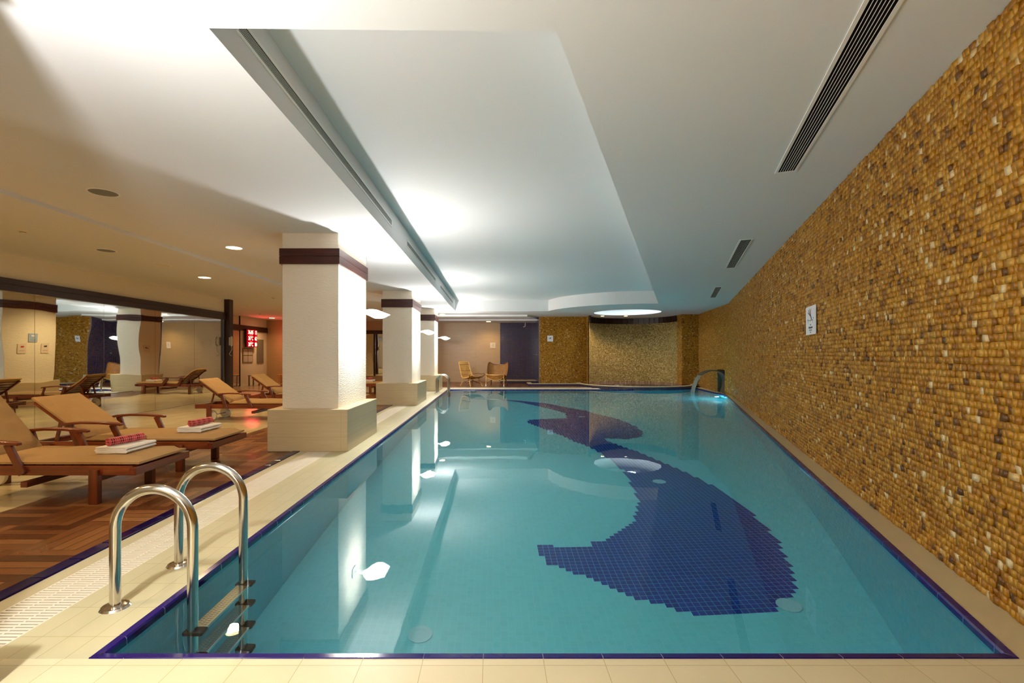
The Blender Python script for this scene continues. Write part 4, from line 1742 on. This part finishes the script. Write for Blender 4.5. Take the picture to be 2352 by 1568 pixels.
FY = (PI / 2, 0, 0)               # faces -y (the camera)
sign_flat('safety_sign', 'small white sign with a black mark on the far mosaic wall', 'sign', (2.49, 20.965, 2.02), FY, 0.25, 0.26,
          marks=((-0.06, 0.0, 0.05, 0.03, 'ink'), (0.02, 0.03, 0.05, 0.05, 'ink'), (-0.06, -0.045, 0.06, -0.038, 'ink_grey')))
sign_flat('safety_sign', 'pale square notice on the beige back wall above the rattan chairs', 'sign', (-0.02, 23.09, 1.76), FY, 0.26, 0.27, 'paper',
          marks=((-0.02, 0.05, 0.03, 0.065, 'ink_grey'), (0.02, -0.03, 0.035, 0.06, 'ink_grey'), (-0.03, -0.05, 0.03, -0.042, 'ink_grey'), (-0.035, -0.02, -0.02, 0.03, 'ink_grey')))
FXm = (PI / 2, 0, -PI / 2)        # faces -x
for (y, z, w_, h_, mt, lab, mk) in (
        (13.0, 1.50, 0.24, 0.26, 'paper', 'small notice with red mark reflected at left of the blue poster', 'ink_red'),
        (13.3, 1.78, 0.26, 0.22, 'poster_blue', 'pale blue poster on the hidden side of the middle column, seen in the mirror', 'sign'),
        (13.65, 1.50, 0.22, 0.26, 'paper', 'small notice with arrow reflected at right of the blue poster', 'ink')):
    sign_flat('notice', lab, 'sign', (-2.905, y, z), FXm, w_, h_, mt, marks=((-0.05, 0.03, 0.04, 0.07, mk), (-0.07, -0.06, 0.07, -0.052, 'ink_grey')))
sign_flat('notice', 'small notice on the hidden side of the farthest column, seen in the mirror', 'sign', (-2.905, 17.8, 1.55), FXm, 0.3, 0.24, 'paper',
          marks=((-0.05, 0.01, 0.06, 0.03, 'ink'), (0.02, 0.03, 0.06, 0.06, 'ink')))

# LED board on the far left wall (faces +x)
FX = (PI / 2, 0, PI / 2)
o = thing('led_display_board', 'red LED temperature display board on the far left wall', 'display', (-10.53, 20.75, 2.02))
o.rotation_euler = FX
box(-0.46, 0.46, -0.38, 0.38, 0.0, 0.08).build('case', 'led_case', o)
box(-0.45, 0.45, -0.37, 0.37, 0.08, 0.083).build('screen', 'led_face', o)
for y, a, b in ((0.25, '36.05', '13'), (-0.01, '36\u00b0C', '62'), (-0.27, '30\u00b0C', '80')):
    text('digits', a, 0.235, 'led_char', o, (-0.12, y, 0.085), (0, 0, 0), 0.88)
    text('digits', b, 0.235, 'led_char', o, (0.32, y, 0.085), (0, 0, 0), 0.8)
for y, a, b in ((0.12, 'SICAKLIK', '%'), (-0.14, 'HAVUZ', '%')):
    text('caption', a, 0.075, 'led_small', o, (-0.10, y, 0.085), (0, 0, 0))
    text('caption', b, 0.075, 'led_small', o, (0.34, y, 0.085), (0, 0, 0))
l = light('led_glow', 'AREA', (0, 0.0, 0.10), 4, (1.0, 0.04, 0.05), shape='RECTANGLE', size=0.85, size_y=0.7)
l.parent = o
l.rotation_euler = (PI, 0, 0)

o = thing('notice_board', 'brown framed board of four papers under the red display', 'notice board', (-10.595, 20.65, 1.28))
o.rotation_euler = FX
box(-0.42, 0.42, -0.31, 0.31, 0.0, 0.02).build('frame', 'board_grey', o)
for (x, y) in ((-0.2, 0.15), (0.2, 0.15), (-0.2, -0.15), (0.2, -0.15)):
    p = box(x - 0.17, x + 0.17, y - 0.125, y + 0.125, 0.02, 0.023).build('paper_sheet', 'paper', o)
    m = MB()
    for k in range(4):
        m.box(x - 0.12, x + 0.12, y - 0.08 + 0.045 * k, y - 0.072 + 0.045 * k, 0.023, 0.0235)
    m.build('printed_lines', 'ink_grey', p)
o = thing('notice_board', 'tall grey board of printed lines right of the red display', 'notice board', (-10.595, 21.75, 1.46))
o.rotation_euler = FX
box(-0.30, 0.30, -0.54, 0.54, 0.0, 0.02).build('frame', 'board_grey', o)
m = MB()
for k in range(15):
    m.box(-0.22, 0.22 - 0.03 * (k % 3), -0.46 + 0.062 * k, -0.44 + 0.062 * k, 0.02, 0.0215)
m.build('printed_lines', 'ink_grey', o)

# telephone on the post
o = thing('wall_telephone', 'cream telephone handset hanging on the dark wooden post', 'telephone', (-7.70, 14.0, 1.70))
box(-0.02, 0.05, -0.03, 0.03, -0.12, 0.12).build('cradle', 'cream_plastic', o, bevel=0.01)
MB().tube([(0.06, -0.035, 0.13), (0.085, -0.045, 0.09), (0.085, -0.045, -0.09), (0.06, -0.035, -0.13)], [0.028, 0.018, 0.018, 0.028], 12).build('handset', 'cream_plastic', o, smooth=True)
pts = [(0.04 + 0.035 * math.sin(t * 2.4), -0.03, -0.12 - 0.30 * math.sin(t / 2.0)) for t in np.linspace(0, PI, 30)]
MB().tube(pts, 0.006, 6).build('cord', 'cream_plastic', o, smooth=True)


# little side tables against the far wall
def side_table(label, x, y, mat, w_, h_):
    o = thing('side_table', label, 'table', (x, y, 0), 0)
    box(-w_ / 2, w_ / 2, -0.22, 0.22, h_ - 0.03, h_).build('tabletop', mat, o, bevel=0.004)
    for sx in (-1, 1):
        for sy in (-1, 1):
            box(sx * (w_ / 2 - 0.04) - 0.02, sx * (w_ / 2 - 0.04) + 0.02, sy * 0.18 - 0.02, sy * 0.18 + 0.02, 0, h_ - 0.03).build('leg', mat, o)


side_table('light wooden side table by the beige wall beyond the loungers', -9.55, 21.9, 'cane', 0.55, 0.42)
side_table('dark low side table below the framed notices', -10.1, 20.4, 'steel_dark', 0.5, 0.44)
